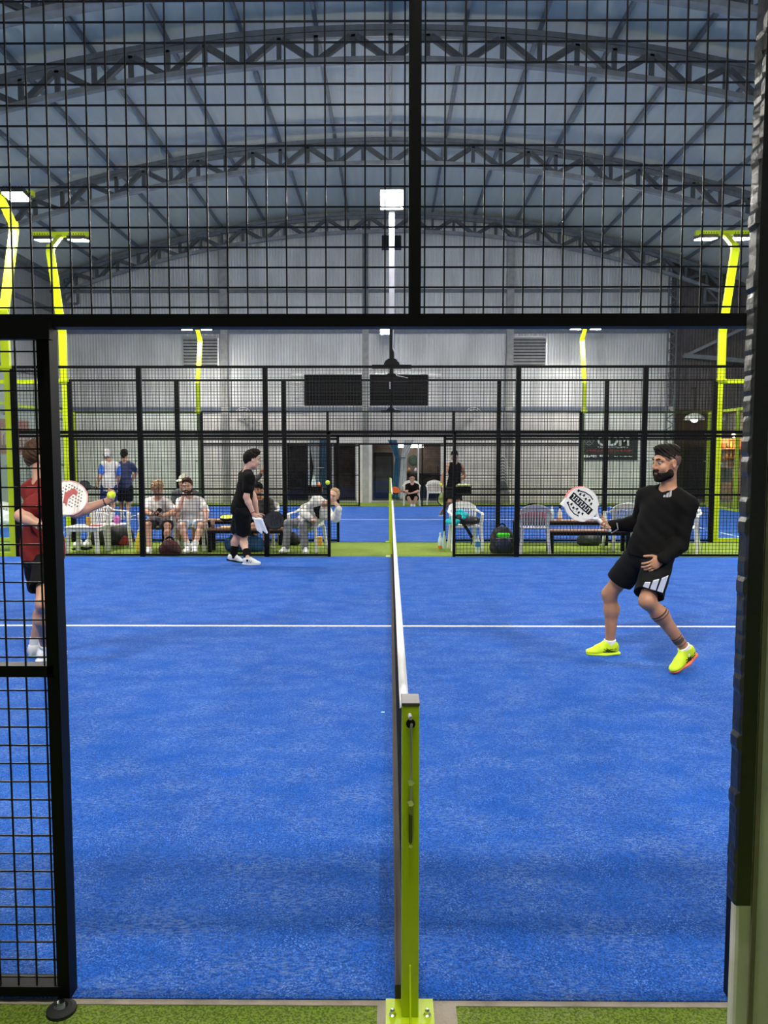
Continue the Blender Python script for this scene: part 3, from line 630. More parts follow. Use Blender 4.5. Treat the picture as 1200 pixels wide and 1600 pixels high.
# padded column at the right edge
pc = empty('padded_column', (1.05, -.2, 0), 0, 'pale square column wrapped in black padding at the right edge', 'column')
MB().box((.862, -.285, -.06), (1.16, -.25, 4.5)).build('column', mat('beige_column', (.62, .59, .55), .7, var=.1), pc, bevel=.01)
MB().box((.902, -.291, -.05), (.914, -.283, 4.4)).build('groove_strip', mat('groove_shade_olive', (.17, .15, .10), .6), pc)  # olive bar stands in for a groove, its shade put into the colour
sd = MB(); prof = []
for k in range(78):
    z = .47+k*.05; r = .006+.004*math.sin(k*1.7)+.004*math.sin(k*4.1)
    for dz, e in ((0, 0), (.012, r), (.038, r), (.05, 0)): prof.append((z+dz, e))
vs = []
for z, e in prof: vs += [(.857-e*.4, -.246, z), (.857-e*.4, -.283, z), (.860, -.292, z), (.897, -.292, z), (.897, -.282, z), (.864, -.244, z)]
sd.add(vs, [(6*i+k, 6*i+(k+1) % 6, 6*i+6+(k+1) % 6, 6*i+6+k) for i in range(len(prof)-1) for k in range(6)]+[tuple(range(6))[::-1], tuple(6*(len(prof)-1)+k for k in range(6))])
sd.build('padding', mat('black_vinyl', (.012, .012, .014), .30, var=.2, bump=.3, bscale=30), pc)
# ================================================================== PEOPLE
SKIN = mat('skin', (.50, .27, .18), .5, var=.06, vscale=12); SKINT = mat('skin_tan', (.42, .205, .112), .5, var=.08, vscale=12); SKINP = mat('skin_pale', (.58, .34, .25), .5, var=.06, vscale=12)
HAIRD = mat('hair_dark', (.010, .007, .0055), .75, spec=.15, var=.4, vscale=40); HAIRB = mat('hair_brown', (.05, .026, .014), .75, spec=.15, var=.4, vscale=40); HAIRL = mat('hair_light', (.26, .15, .07), .6, var=.4, vscale=40)
BLK = mat('black_fabric', (.0048, .0045, .0045), .9, var=.25, vscale=5, spec=.12); BLKS = mat('black_shorts', (.006, .006, .0065), .85, var=.2, vscale=5, spec=.15)
EYEW = mat('eye_white', (.30, .26, .24), .4, var=0); EYED = mat('eye_dark', (.02, .012, .008), .2, var=0)
BLACKM = mat('logo_black', (.006, .006, .006), .7, var=0, spec=.15); LOGOW = mat('logo_white', (.8, .8, .8), .6, var=0); LOGOG = mat('logo_grey', (.32, .32, .33), .6, var=0)
def frame(f, up=(0, 0, 1)):
    f = nrm(f); up = np.asarray(up, float); u = nrm(up-f*(up@f)); l = np.cross(u, f); return f, l, u      # forward, left, up
class Person:
    def __init__(s, name, label, sm, pm, face, tface=None, pface=None, sc=1., skin=SKIN, fine=False, lean=None):
        s.sc = sc; s.fine = fine; s.skin = skin
        s.sm = np.asarray(sm, float); s.pm = np.asarray(pm, float)
        s.up = nrm(s.sm-s.pm); tf = nrm(tface if tface is not None else face); pf = nrm(pface if pface is not None else tf)
        _, l, _ = frame(tf, s.up); s.tl = nrm(l-s.up*(l@s.up)); s.tf = np.cross(s.tl, s.up)
        _, l2, _ = frame(pf); s.pl = l2; s.pf = pf
        s.sh = {'L': s.sm+s.tl*.175*sc, 'R': s.sm-s.tl*.175*sc}; s.hp = {'L': s.pm+s.pl*.09*sc, 'R': s.pm-s.pl*.09*sc}
        s.face = nrm(face); s.J = {}
        s.root = empty('person', (s.pm[0], s.pm[1], 0), 0, label, 'person'); s.name = name; s.parts = []
    def arm(s, side, e, w, hand_dir=None, palm=None, curl=.35):
        s.J[side+'e'] = np.asarray(e, float); s.J[side+'w'] = np.asarray(w, float)
        d = nrm(hand_dir) if hand_dir is not None else nrm(s.J[side+'w']-s.J[side+'e']); s.J[side+'hd'] = d
        pn = np.asarray(palm if palm is not None else -s.tl*(1 if side == 'L' else -1), float); s.J[side+'pn'] = nrm(pn-d*(pn@d)); s.J[side+'cl'] = curl
    def leg(s, side, k, a, toe, pitch=0.):
        s.J[side+'p'] = pitch
        s.J[side+'k'] = np.asarray(k, float); s.J[side+'a'] = np.asarray(a, float); s.J[side+'t'] = nrm(toe)
    def torso(s, sd, g=0., k=.05, lo=True):
        sc = s.sc; up, l, f = s.up, s.tl, s.tf; ax = (l, f, up); L = np.linalg.norm(s.sm-s.pm)
        sd.ell(s.sm-up*.13*sc+f*.008, (.158*sc+g, .108*sc+g, .20*sc+g), ax, k)
        sd.cap(s.sm-l*.115*sc-up*.02*sc, s.sm+l*.115*sc-up*.02*sc, .072*sc+g, k=k)
        sd.ell(s.pm+up*L*.42, (.135*sc+g, .098*sc+g, .19*sc+g), ax, k)
        if lo: sd.ell(s.pm+up*.03*sc, (.155*sc+g, .118*sc+g, .14*sc+g), (s.pl, s.pf, V(0, 0, 1)), k)
        for q in 'LR': sd.cap(s.sm+(s.sh[q]-s.sm)*.35+up*.055*sc, s.sh[q], .05*sc+g, .058*sc+g, k=k)
    def armp(s, sd, q, g=0., t=1., k=.03, flare=0.):
        sc = s.sc; a, e, w = s.sh[q], s.J[q+'e'], s.J[q+'w']
        sd.cap(a, e if t >= 1 else a+(e-a)*t, .056*sc+g, (.041*sc+g if t >= 1 else .05*sc+g+flare), k=k)
        if t >= 1:
            tt = min(1, t-1)
            if tt > .3: sd.cap(e, e+(w-e)*.3, .041*sc+g, .043*sc+g, k=k); sd.cap(e+(w-e)*.3, e+(w-e)*tt, .043*sc+g, .029*sc+g+flare, k=k)
    def legp(s, sd, q, g=0., t=2., k=.04, flare=0.):
        sc = s.sc; h, kn, an = s.hp[q], s.J[q+'k'], s.J[q+'a']
        if t < 1: sd.cap(h, h+(kn-h)*t, .088*sc+g, .072*sc+g+flare, k=k); return
        sd.cap(h, kn, .088*sc+g, .054*sc+g, k=k)
        d = nrm(an-kn); bk = -nrm(s.J[q+'t']-d*(s.J[q+'t']@d)); cm = kn+(an-kn)*.32+bk*.018*sc
        sd.cap(kn, cm, .050*sc+g, .055*sc+g, k=k); sd.cap(cm, an, .054*sc+g, .035*sc+g+flare, k=k)
    def head(s, sd, c, up=(0, 0, 1), hs=1.):
        f, l, u = frame(s.face, up); s.hc, s.hf, s.hl, s.hu, s.hs = np.asarray(c, float), f, l, u, hs
        P = lambda x, y, z: s.hc+hs*(l*x+f*y+u*z); s.HP = P; ax = (l, f, u)
        sd.ell(P(0, -.014, .030), np.array((.074, .094, .086))*hs, ax, .02)
        sd.ell(P(0, .022, -.035), np.array((.058, .064, .084))*hs, ax, .03)
        sd.ell(P(0, .062, -.098), np.array((.028, .024, .022))*hs, ax, .03)
        sd.cap(P(-.05, .015, -.075), P(.05, .015, -.075), .022*hs, k=.03)
        for sx in (-1, 1):
            sd.ell(P(sx*.040, .058, -.028), np.array((.022, .024, .026))*hs, ax, .02)
            sd.cap(P(sx*.012, .082, .030), P(sx*.046, .066, .028), .012*hs, k=.014)
            sd.ell(P(sx*.031, .097, .008), np.array((.017, .020, .012))*hs, ax, .012, True)
            sd.ell(P(sx*.077, -.008, -.004), np.array((.010, .020, .033))*hs, (nrm(l*1+f*(-.25*sx)), f, u), .008)
            sd.ell(P(sx*.086, -.002, .002), np.array((.005, .011, .018))*hs, ax, .006, True)
        sd.cap(P(0, .083, .018), P(0, .104, -.024), .009*hs, .0135*hs, k=.012)
        sd.cap(P(-.012, .092, -.030), P(.012, .092, -.030), .010*hs, k=.01)
        sd.cap(P(-.020, .080, -.058), P(.020, .080, -.058), .0085*hs, k=.008); sd.cap(P(-.016, .079, -.071), P(.016, .079, -.071), .0085*hs, k=.008)
        sd.cap(P(-.022, .091, -.0645), P(.022, .091, -.0645), .0025*hs, k=.004, sub=True)
    def neck(s, sd):
        sd.cap(s.sm+s.up*.03*s.sc-s.tf*.012, s.HP(0, -.022, -.045), .062*s.sc, .052*s.sc, k=.035)
    def hand(s, sd, q):
        sc = s.sc; w, d, n, cl = s.J[q+'w'], s.J[q+'hd'], s.J[q+'pn'], s.J[q+'cl']; th = nrm(np.cross(d, n))*(1 if q == 'R' else -1)
        a = th; H = 1.0*sc
        sd.cap(w-d*.03*H, w+d*.015*H, .026*H, .026*H, k=.02, sq=(n, .78))
        sd.ell(w+d*.052*H, (.041*H, .050*H, .0155*H), (a, d, n), .02)
        for i in range(4):
            off = (.030, .010, -.010, -.029)[i]*H; L = (.072, .080, .075, .058)[i]*H; r = (.0088, .009, .0086, .0076)[i]*H
            p = w+d*(.088-.006*abs(i-1.3))*H+a*off; sp = a*(.13, .04, -.05, -.14)[i]; ang = cl*(.8+.12*i)
            sd.cap(p-d*.022*H, p, r*1.12, r*1.05, k=.008)
            for j, fr in enumerate((.44, .31, .25)):
                v = nrm(d*math.cos(ang)+n*math.sin(ang)+sp*(1-j*.3)); e = p+v*L*fr; sd.cap(p, e, r*(1-.06*j), r*(.93-.08*j), k=.0035); p = e; ang += cl*1.15
        p = w+d*.022*H+a*.026*H; v = nrm(d*.62+a*.72+n*(.25+.3*cl))
        e = p+v*.042*H; sd.cap(p, e, .0135*H, .0105*H, k=.012); v = nrm(v+d*.45+n*(.2+.5*cl)-a*.2); e2 = e+v*.030*H; sd.cap(e, e2, .0102*H, .0092*H, k=.004); e3 = e2+nrm(v+n*.3*cl)*.024*H; sd.cap(e2, e3, .0092*H, .0075*H, k=.004)
    def body(s, hc, hup=(0, 0, 1), hs=1., foot=True):
        sd = SDF(); s.torso(sd)
        hd = SDF(); s.head(hd, hc, hup, hs); s.neck(sd); s.neck(hd); hd.cut(s.sm+s.up*.02*s.sc, -s.up)
        hv = .0024 if s.fine else .004
        for q in 'LR':
            s.armp(sd, q, t=2.)
            s.legp(sd, q)
            a, t = s.J[q+'a'], s.J[q+'t']; sd.cap(a, a-V(0, 0, .03)+t*.01, .034*s.sc, .030*s.sc, k=.02); pq = s.J[q+'p']; t2 = nrm(V(t[0], t[1], 0)); f2 = t2*math.cos(pq)-V(0, 0, 1)*math.sin(pq); u2 = V(0, 0, 1)*math.cos(pq)+t2*math.sin(pq); sd.cap(a-u2*.042-f2*.02, a-u2*.058+f2*.10, .028*s.sc, .020*s.sc, k=.02)
        parts = [(sd, .0055 if s.fine else .008), (hd, hv)]
        for q in 'LR':
            h = SDF(); s.hand(h, q); parts.append((h, .0024 if s.fine else .0036))
        o = link('body', raw_mesh('body', [p.mesh(v) for p, v in parts]), s.skin, s.root, True); s.bodyo = o
        P = s.HP
        for sx in (-1, 1):
            sphere('eye', P(sx*.031, .0735, .008), .0122*hs, EYEW, o, 12); sphere('iris', P(sx*.031, .0805, .0065), .0068*hs, EYED, o, 8)
        return s
    def brows(s, m):
        for sx in (-1, 1): sd = SDF(); sd.cap(s.HP(sx*.013, .092, .031), s.HP(sx*.034, .086, .036), .0055, .005, k=.004); sd.cap(s.HP(sx*.034, .086, .036), s.HP(sx*.052, .066, .029), .005, .003, k=.004); sdf_obj('eyebrow', sd, .0025, m, s.bodyo)
    def hair(s, style, m):
        P, ax, hs = s.HP, (s.hl, s.hf, s.hu), s.hs; sd = SDF(); v = .0035 if s.fine else .005
        if style == 'short':     # forehead line to nape, clear of the ears
            sd.ell(P(0, -.016, .033), np.array((.083, .102, .096))*hs, ax); sd.ell(P(0, .02, .105), np.array((.066, .070, .042))*hs, ax, .03); sd.cap(P(0, -.085, .0), P(0, -.072, -.045), .038*hs, .030*hs, k=.03); sd.noise = (.0045, 120, .3)
            for n, p in (((0, .74, -.67), (0, .078, .062)), ((0, .80, -.60), (0, -.015, -.02))): sd.cut(P(*p), s.hf*n[1]+s.hu*n[2])
        elif style == 'bowl':
            sd.ell(P(0, -.018, .033), np.array((.086, .106, .100))*hs, ax); sd.noise = (.003, 100, .9)
            for sx in (-1, 1): sd.cap(P(sx*.068, .02, .03), P(sx*.072, .012, -.005), .014*hs, k=.02)
            sd.cap(P(0, -.085, .0), P(0, -.075, -.055), .04*hs, .03*hs, k=.03)
            for n, p in (((0, .80, -.60), (0, .080, .045)), ((0, .45, -.89), (0, -.02, -.035))): sd.cut(P(*p), s.hf*n[1]+s.hu*n[2])
        elif style == 'fade':
            sd.ell(P(0, -.012, .040), np.array((.074, .096, .092))*hs, ax); sd.ell(P(0, .028, .108), np.array((.055, .066, .030))*hs, ax, .03); sd.ell(P(0, -.05, .095), np.array((.056, .058, .036))*hs, ax, .03); sd.noise = (.0022, 150, .1)
            for n, p in (((0, .55, -.83), (0, .084, .072)), ((0, -.45, -.89), (0, -.07, .040))): sd.cut(P(*p), s.hf*n[1]+s.hu*n[2])
        elif style == 'curly':
            for k in range(46):
                a = k*2.399; z = 1-k/46*1.25; r = math.sqrt(max(0, 1-z*z)); sd.ell(P(.080*r*math.cos(a), -.012+.098*r*math.sin(a), .036+.092*z), np.array((.024, .024, .022))*hs, ax, .012)
            sd.cut(P(0, .082, .058), s.hf*.8-s.hu*.6)
        elif style == 'bun':
            sd.ell(P(0, -.018, .033), np.array((.080, .100, .094))*hs, ax); sd.ell(P(0, -.11, .07), np.array((.035, .035, .035))*hs, ax, .02); sd.noise = (.002, 110, .5)
            for n, p in (((0, .76, -.65), (0, .060, .070)), ((0, .9, -.43), (0, -.005, -.03))): sd.cut(P(*p), s.hf*n[1]+s.hu*n[2])
        return sdf_obj('hair', sd, v, m, s.bodyo)
    def stubble(s, m):
        """clipped sides under a faded cut"""
        P, ax, hs = s.HP, (s.hl, s.hf, s.hu), s.hs; sd = SDF(); sd.ell(P(0, -.0145, .030), np.array((.0752, .0956, .0874))*hs, ax)
        sd.cut(P(0, .058, .02), s.hf*1-s.hu*.15); sd.cut(P(0, -.03, -.03), s.hf*.35-s.hu*.94)
        for sx in (-1, 1): sd.ell(P(sx*.077, .002, -.012), np.array((.03, .026, .042))*hs, ax, .005, True)
        return sdf_obj('clipped_sides', sd, .003, m, s.bodyo)
    def beard(s, m, full=True):
        P, ax, hs = s.HP, (s.hl, s.hf, s.hu), s.hs; sd = SDF()
        sd.ell(P(0, .024, -.048), np.array((.0615, .070, .080))*hs, ax, .02); sd.ell(P(0, .068, -.100), np.array((.034, .028, .028))*hs, ax, .03); sd.cap(P(-.054, .01, -.075), P(.054, .01, -.075), .025*hs, k=.03)
        for sx in (-1, 1):
            sd.cap(P(sx*.022, .090, -.048), P(sx*.036, .076, -.075), .0085*hs, k=.012); sd.ell(P(sx*.040, .066, -.022), np.array((.042, .05, .040))*hs, ax, .01, True)
        sd.cap(P(-.022, .089, -.047), P(.022, .089, -.047), .0085*hs, k=.008)
        sd.ell(P(0, .093, -.065), np.array((.022, .02, .0075))*hs, ax, .004, True); sd.ell(P(0, .10, -.020), np.array((.022, .05, .020))*hs, ax, .004, True)
        sd.cut(P(0, .0, -.036), s.hu*1); sd.cut(P(0, -.012, 0), -s.hf); sd.noise = (.0012, 260, .4)
        return sdf_obj('beard', sd, .0026 if s.fine else .004, m, s.bodyo)
    def cap(s, m, back=False):
        P, ax, hs = s.HP, (s.hl, s.hf, s.hu), s.hs; sg = -1 if back else 1; sd = SDF(); sd.ell(P(0, -.012, .035), np.array((.086, .106, .098))*hs, ax); sd.cut(P(0, 0, .035), -s.hu-s.hf*.1)
        sd.ell(P(0, sg*.125, .042), np.array((.068, .07, .012))*hs, (s.hl, nrm(s.hf-s.hu*.15*sg), nrm(s.hu+s.hf*.15*sg)), .012)
        return sdf_obj('cap', sd, .005, m, s.root)
    def top(s, m, sleeve=.55, hem=.02, g=.013, name='shirt', neck=.066, vox=None, noise=.0022, loose=.012, sleevem=None, neckdz=.075):
        """hem: how far above (+) or below (-) the hip line the shirt ends"""
        sd = SDF(); s.torso(sd, g, .05)
        if loose: sd.ell(s.pm+s.up*.10, (.150*s.sc+loose, .115*s.sc+loose, .20*s.sc), (s.tl, s.tf, s.up), .08)
        if hem < 0: sd.cap(s.pm+s.up*.05, s.pm-s.up*(abs(hem)+.03), .125*s.sc, .13*s.sc, k=.08, sq=None)
        sl = [sd]
        for q in 'LR':
            t = SDF() if sleevem else sd
            if sleeve: s.armp(t, q, g*(.9 if sleeve > 1 else 1.1), sleeve, .03, .004 if sleeve > 1 else .010)
            e = s.J[q+'e']; w = s.J[q+'w']
            if sleevem: sl.append(t)
            if sleeve and sleeve < 1: t_end = s.sh[q]+(e-s.sh[q])*sleeve; 
        nk = s.sm+s.up*(neckdz+.035)*s.sc+s.tf*.03
        sd.cap(nk-s.up*.0, s.HP(0, -.02, -.07), neck*s.sc, neck*s.sc, k=.012, sub=True)
        sd.cut(s.pm+s.up*hem, -s.up)
        if noise: sd.noise = (noise, 38, s.pm[0]*3+.5)
        v = vox or (.0050 if s.fine else .008)
        if sleeve == 0:
            for q in 'LR': sd.ell(s.sh[q]+(s.sh[q]-s.sm)*.18, (.075, .09, .12), (s.tl, s.tf, s.up), .02, True)
        o = link(name, raw_mesh(name, [sd.mesh(v)]), m, s.root, True); s.shirt = o
        for t, q in zip(sl[1:], 'LR'): sdf_obj('sleeve', t, v, sleevem, o)
        return o
    def bottom(s, m, ln=.8, g=.022, waist=.10, name='shorts', vox=None, flare=.018, noise=.0025):
        sd = SDF(); sd.ell(s.pm+s.up*.03*s.sc, (.158*s.sc+g*.8, .120*s.sc+g*.8, .15*s.sc), (s.pl, s.pf, V(0, 0, 1)), .04)
        sd.cap(s.pm, s.pm+s.up*waist*1.2, .118*s.sc, .12*s.sc, k=.06)
        lq = ln if isinstance(ln, dict) else {'L': ln, 'R': ln}; ln = lq['L']
        for q in 'LR': s.legp(sd, q, g, lq[q]+(.06 if ln < 1 else 0), .03, flare)
        sd.cut(s.pm+V(0, 0, waist), (0, 0, 1)); sd.noise = (noise, 34, s.pm[1]*2+.2)
        if ln < 1:
            sds = []
            for q in 'LR':
                h, kn = s.hp[q], s.J[q+'k']; o = SDF(); o.p = list(sd.p)
                # trim the leg opening square to the thigh
                d = nrm(kn-h); e = h+(kn-h)*lq[q]; r = .13*s.sc+g
                sd.ell(e+d*(r*1.0), (r*1.15, r*1.15, r*1.0), (nrm(np.cross(d, V(.3, .2, .9))), nrm(np.cross(d, np.cross(d, V(.3, .2, .9)))), d), .006, True)
        o = sdf_obj(name, sd, vox or (.0050 if s.fine else .008), m, s.root); s.short = o; return o
    def sock(s, q, m, h=.10, r=.049):
        a, k = s.J[q+'a'], s.J[q+'k']; d = nrm(k-a); sd = SDF(); sd.cap(a-V(0, 0, .03), a+d*h, r*s.sc, (r+.001+.075*h)*s.sc, k=.02); sd.cut(a+d*h, d)
        return sdf_obj('sock', sd, .004 if s.fine else .006, m, s.root)
    def shoe(s, q, m, sole, pitch=0., accent=None, v=None, socks=None):
        a, t = s.J[q+'a'], s.J[q+'t']; t = nrm(V(t[0], t[1], 0)); u = V(0, 0, 1)
        f = nrm(t*math.cos(pitch)-u*math.sin(pitch)); u = nrm(u*math.cos(pitch)+t*math.sin(pitch)); l = np.cross(u, f); ax = (l, f, u)
        v = v or (.0034 if s.fine else .005); z = -.088*s.sc; S = s.sc; s.shoeax = (a, l, f, u)
        P = lambda x, y, zz: a+S*(l*x+f*y+u*zz)
        sd = SDF(); sd.ell(P(0, -.022, -.045), np.array((.040, .052, .055))*S, ax, .03); sd.ell(P(0, .06, -.058), np.array((.042, .085, .036))*S, ax, .03); sd.ell(P(0, .135, -.066), np.array((.045, .062, .026))*S, ax, .03)
        sd.cap(P(0, -.012, -.02), P(0, .0, .012), .043*S, .044*S, k=.03); sd.cap(P(0, .03, -.01), P(0, .09, -.04), .030*S, .030*S, k=.03)
        sd.cap(P(0, -.004, .0), P(0, 0, .06), .034*S, .037*S, k=.008, sub=True); sd.cut(P(0, 0, -.080), -u); sd.cut(P(0, .02, .012), nrm(u-f*.1))
        o = sdf_obj('shoe', sd, v, m, s.root)
        so = SDF(); so.cap(P(0, -.045, -.085), P(0, .05, -.087), .043*S, .041*S, k=.02, sq=(u, .42)); so.cap(P(0, .05, -.087), P(0, .150, -.083), .043*S, .043*S, k=.03, sq=(u, .42)); so.cut(P(0, 0, -.098), -u)
        sdf_obj('sole', so, v, sole, o)
        mb = MB()
        for k in range(5):
            y = .035+k*.014; zz = .020-k*.0115; mb.tube([P(-.026, y, zz-.012), P(-.01, y+.004, zz+.002), P(.01, y+.004, zz+.002), P(.026, y, zz-.012)], .0035*S, 5)
        mb.build('laces', accent or sole, o); return o, P
def racket(name, grip, d, n, m_face, m_rim, label, m_grip=None, L=.455, holes=True, group=None):
    """grip end, direction towards the tip, face normal"""
    d = nrm(d); n = np.asarray(n, float); n = nrm(n-d*(n@d)); x = np.cross(d, n); P = lambda u, v, w=0: np.asarray(grip, float)+x*u+d*v+n*w
    r = empty(name, tuple(grip), 0, label, 'racket', group)
    sd = SDF(); ax = (x, d, n)
    def slab_fn(X, Y, Z):
        q = [ax[i][0]*(X-c0[0])+ax[i][1]*(Y-c0[1])+ax[i][2]*(Z-c0[2]) for i in range(3)]
        ry = np.where(q[1] > 0, .125, .150); rr = np.sqrt((q[0]/.127)**2+(q[1]/ry)**2); return np.maximum((rr-1)*.125, np.abs(q[2])-.018)
    c0 = P(0, .322); sd.p.append((slab_fn, c0-.17, c0+.17, .006, False))
    for sx in (-1, 1): sd.cap(P(sx*.006, .135), P(sx*.066, .225), .013, .016, k=.012)
    if holes:
        for i in range(-4, 5):
            for j in range(-3, 4):
                u, v = i*.021+(.0105 if j % 2 else 0), .335+j*.024
                if (u/.095)**2+((v-.33)/.095)**2 < 1: sd.cap(P(u, v, -.03), P(u, v, .03), .0052, k=.001, sub=True)
    sdf_obj('face', sd, .0036, m_face, r)
    vs = []; pts = [P(.129*math.cos(a), .322+(.127 if math.sin(a) > 0 else .152)*math.sin(a)) for a in np.linspace(-.9, math.pi+.9, 34)]
    mb = MB(); [mb.bar(a, b, .040, .008, ref=tuple(np.cross(nrm(b-a), n)), caps=True) for a, b in zip(pts, pts[1:])]; mb.build('rim', m_rim, r)
    mb = MB(); mb.tube([P(0, 0), P(0, .01), P(0, .135), P(0, .15)], [.017, .0165, .0150, .013], 12); mb.build('handle', m_grip or WHITEP, r, True)
    mb = MB(); mb.tube([P(0, -.012), P(0, .004)], [.019, .019], 12); mb.build('butt_cap', m_rim, r)
    return r, P
BALLM = mat('ball_felt', (.62, .80, .02), .9, var=.08, vscale=60, bump=.4, bscale=250)
def ball(c, label):
    b = empty('tennis_ball', tuple(c), 0, label, 'ball', 'yellow balls'); o = sphere('felt', c, .0335, BALLM, b, 24); mb = MB()
    mb.tube([np.asarray(c)+.0338*nrm(V(math.cos(a)+.35*math.cos(3*a)*0, math.sin(a), .75*math.sin(2*a)*.9)) for a in np.linspace(0, 2*math.pi, 41)], .0011, 5); mb.build('seam', LOGOW, o); return b
def stripes(sd_c, x, y, n, m, parent, name='logo', s=1., t=.003):
    """three slanted bars growing in height"""
    mb = MB()
    for k in range(3):
        x0 = -.5+k*.34; h = (.32, .62, .95)[k]; mb.prism([(s*(x0), 0), (s*(x0+.27), -.0*s), (s*(x0+.27+.0), s*h*.98), (s*(x0-.02+.05), s*h*.72)], sd_c, x, y, n, t)
    return mb.build(name, m, parent)
# ---- the player on the right ---------------------------------------------
Yp = 3.72
p = Person('p', 'bearded man in black long sleeves and yellow shoes, right of the net', at(1041, 783, Yp), at(1015, 869, Yp-.02), (-.95, -.30, -.06), (-.80, -.60, 0), (-.85, -.50, 0), 1.03, SKINT, True)
aR, aL = at(953, 1004, 3.98), at(1071, 1014, 3.47)
p.leg('R', at_len(p.hp['R'], 952, 928, .42, 1), aR, (-1, -.12, 0)); p.leg('L', at_len(p.hp['L'], 1011, 939, .395, -1), aL, (-.85, -.50, 0), .42)
eR = at_len(p.sh['R'], 996, 818, .27, 1); wR = at_len(eR, 957, 822, .24, -1); eL = at_len(p.sh['L'], 1063, 850, .29, -1); wL = at_len(eL, 1034, 874, .235, -1)
p.arm('R', eR, wR, nrm(at(938, 822, wR[1]-.02)-wR), (0, -.35, 1), 1.0); p.arm('L', eL, wL, nrm(at(1016, 886, wL[1]-.03)-wL), (.25, .9, .2), .42)
p.body(at(1041, 724, Yp-.03), (.06, 0, 1), 1.08)
p.hair('fade', HAIRD); p.stubble(mat('clipped_hair', (.10, .055, .038), .7, var=.3, vscale=60)); p.beard(HAIRD); p.brows(HAIRD)
p.bottom(BLKS, {'R': .60, 'L': .80}, .020, .09, flare=.014); p.top(BLK, 2.0, -.03, .016, noise=.003); P1 = p
YSH = mat('volt_yellow', (.62, .82, .01), .5, var=.04); CORAL = mat('coral_sole', (.85, .16, .07), .5, var=.05)
for q, pit in (('R', .0), ('L', .42)):
    o, P = p.shoe(q, YSH, YSH if q == 'R' else CORAL, pit, YSH); sx = 1
    mb = MB()
    for a, b in (((.045, .00, -.066), (.043, .045, -.035)), ((.045, .022, -.068), (.043, .066, -.040)), ((.044, -.035, -.040), (.043, .05, -.050)), ((.0445, .075, -.062), (.043, -.03, -.058))):
        mb.bar(P(*a), P(*b), .006, .004)
    mb.build('side_stripes', BLACKM, o); p.sock(q, LOGOW, .028, .0435)
for q, t0, w in (('L', .27, .012), ('L', .32, .008), ('L', .74, .010), ('L', .80, .034), ('L', .88, .006)):   # tattoo bands
    k, a = p.J[q+'k'], p.J[q+'a']; c = k+(a-k)*t0; d = nrm(a-k); bk = -nrm(p.J[q+'t']-d*(p.J[q+'t']@d)); c = c+bk*.018*max(0, 1-abs(t0-.32)/.5); r = .066 if t0 < .5 else .0565-.021*(t0-.32)/.68
    mb = MB(); mb.tube([c-d*w/2, c+d*w/2], [r*1.012+.0015, r*1.004+.0013], 28, False); mb.build('tattoo', mat('tattoo_ink', (.085, .055, .045), .6, var=.2), p.bodyo, True)
c = aR+(p.J['Rk']-aR)*.30; mb = MB()
for dx, dz in ((0, 0), (.004, .022), (-.004, .042), (.006, .062)): mb.bar(c+V(-.004+dx, -.040, dz), c+V(.012+dx, -.040, dz+.012), .005, .004)
mb.build('tattoo', MATS['tattoo_ink'], p.bodyo)
_cam2 = lambda q: nrm(CAM-q)
c, n = surf(p.shirt, 1043, 777); n = nrm(n+_cam2(c)); x = nrm(np.cross(V(0, 0, 1), n)); stripes(c+n*.001, x, np.cross(n, x), n, LOGOG, p.shirt, 'chest_logo', .062)
c, n = surf(p.short, 1021, 921); n = nrm(n*.7+_cam2(c)); x = nrm(np.cross(V(0, 0, 1), n)); x = nrm(x-V(0, 0, .28)); x = nrm(x-n*(x@n)); stripes(c-n*.006, x, np.cross(n, x), n, LOGOW, p.short, 'leg_logo', .150, .014)
GR = mat('racket_white', (.74, .73, .71), .4, var=.03); RIMR = mat('racket_red_white', (.75, .10, .08), .4, var=0)
gp = at(952, 827, wR[1]-.02); tip = at(897, 778, wR[1]-.06)
r1, RP = racket('padel_racket', gp, nrm(tip-gp), (-.12, -1, .12), GR, GR, 'white padel racket with black graphics held by the bearded man', WHITEP)
sg_ = lambda m, pts, nm, w=.008: [MB().bar(RP(a, b, .0195), RP(c, d, .0195), w, .002, ref=(0, 1, 0)).build(nm, m, r1) for a, b, c, d in pts]
nside = 1 if (np.cross(nrm(tip-gp), V(0, 0, 0)) == 0).all() else 1
nn = nrm(V(-.12, -1, .12)-nrm(tip-gp)*(V(-.12, -1, .12)@nrm(tip-gp))); xx = np.cross(nrm(tip-gp), nn); dd = nrm(tip-gp)
mb = MB(); mb.prism([(-.028, .215), (.028, .215), (.030, .43), (-.030, .43)], RP(0, 0, .0185), xx, dd, nn, .0012); mb.build('dark_band', BLACKM, r1)
mb = MB()
for k in range(9):    # blurred white letters on the band
    v = .235+k*.021; mb.prism([(-.019, v), (.019, v), (.019, v+.0045), (-.019, v+.0045)], RP(0, 0, .0199), xx, dd, nn, .0008)
    mb.prism([((-1)**k*.015-.003, v), ((-1)**k*.015+.003, v), ((-1)**k*.015+.003, v+.015), ((-1)**k*.015-.003, v+.015)], RP(0, 0, .0199), xx, dd, nn, .0008)
mb.build('lettering', LOGOW, r1)
mb = MB()
for sx in (-1, 1):
    for k in range(6): v = .25+k*.03; u = sx*(.052+.012*(k % 2)); mb.prism([(u-.011, v), (u+.011, v+.004), (u+.009, v+.016), (u-.006, v+.018)], RP(0, 0, .0185), xx, dd, nn, .0012)
    pts = [(sx*.085, .27), (sx*.095, .31), (sx*.088, .36), (sx*.066, .405)]
    for (a, b), (c_, d_) in zip(pts, pts[1:]): mb.bar(RP(a, b, .0192), RP(c_, d_, .0192), .008, .002, ref=tuple(nn))
mb.build('black_graphics', BLACKM, r1)
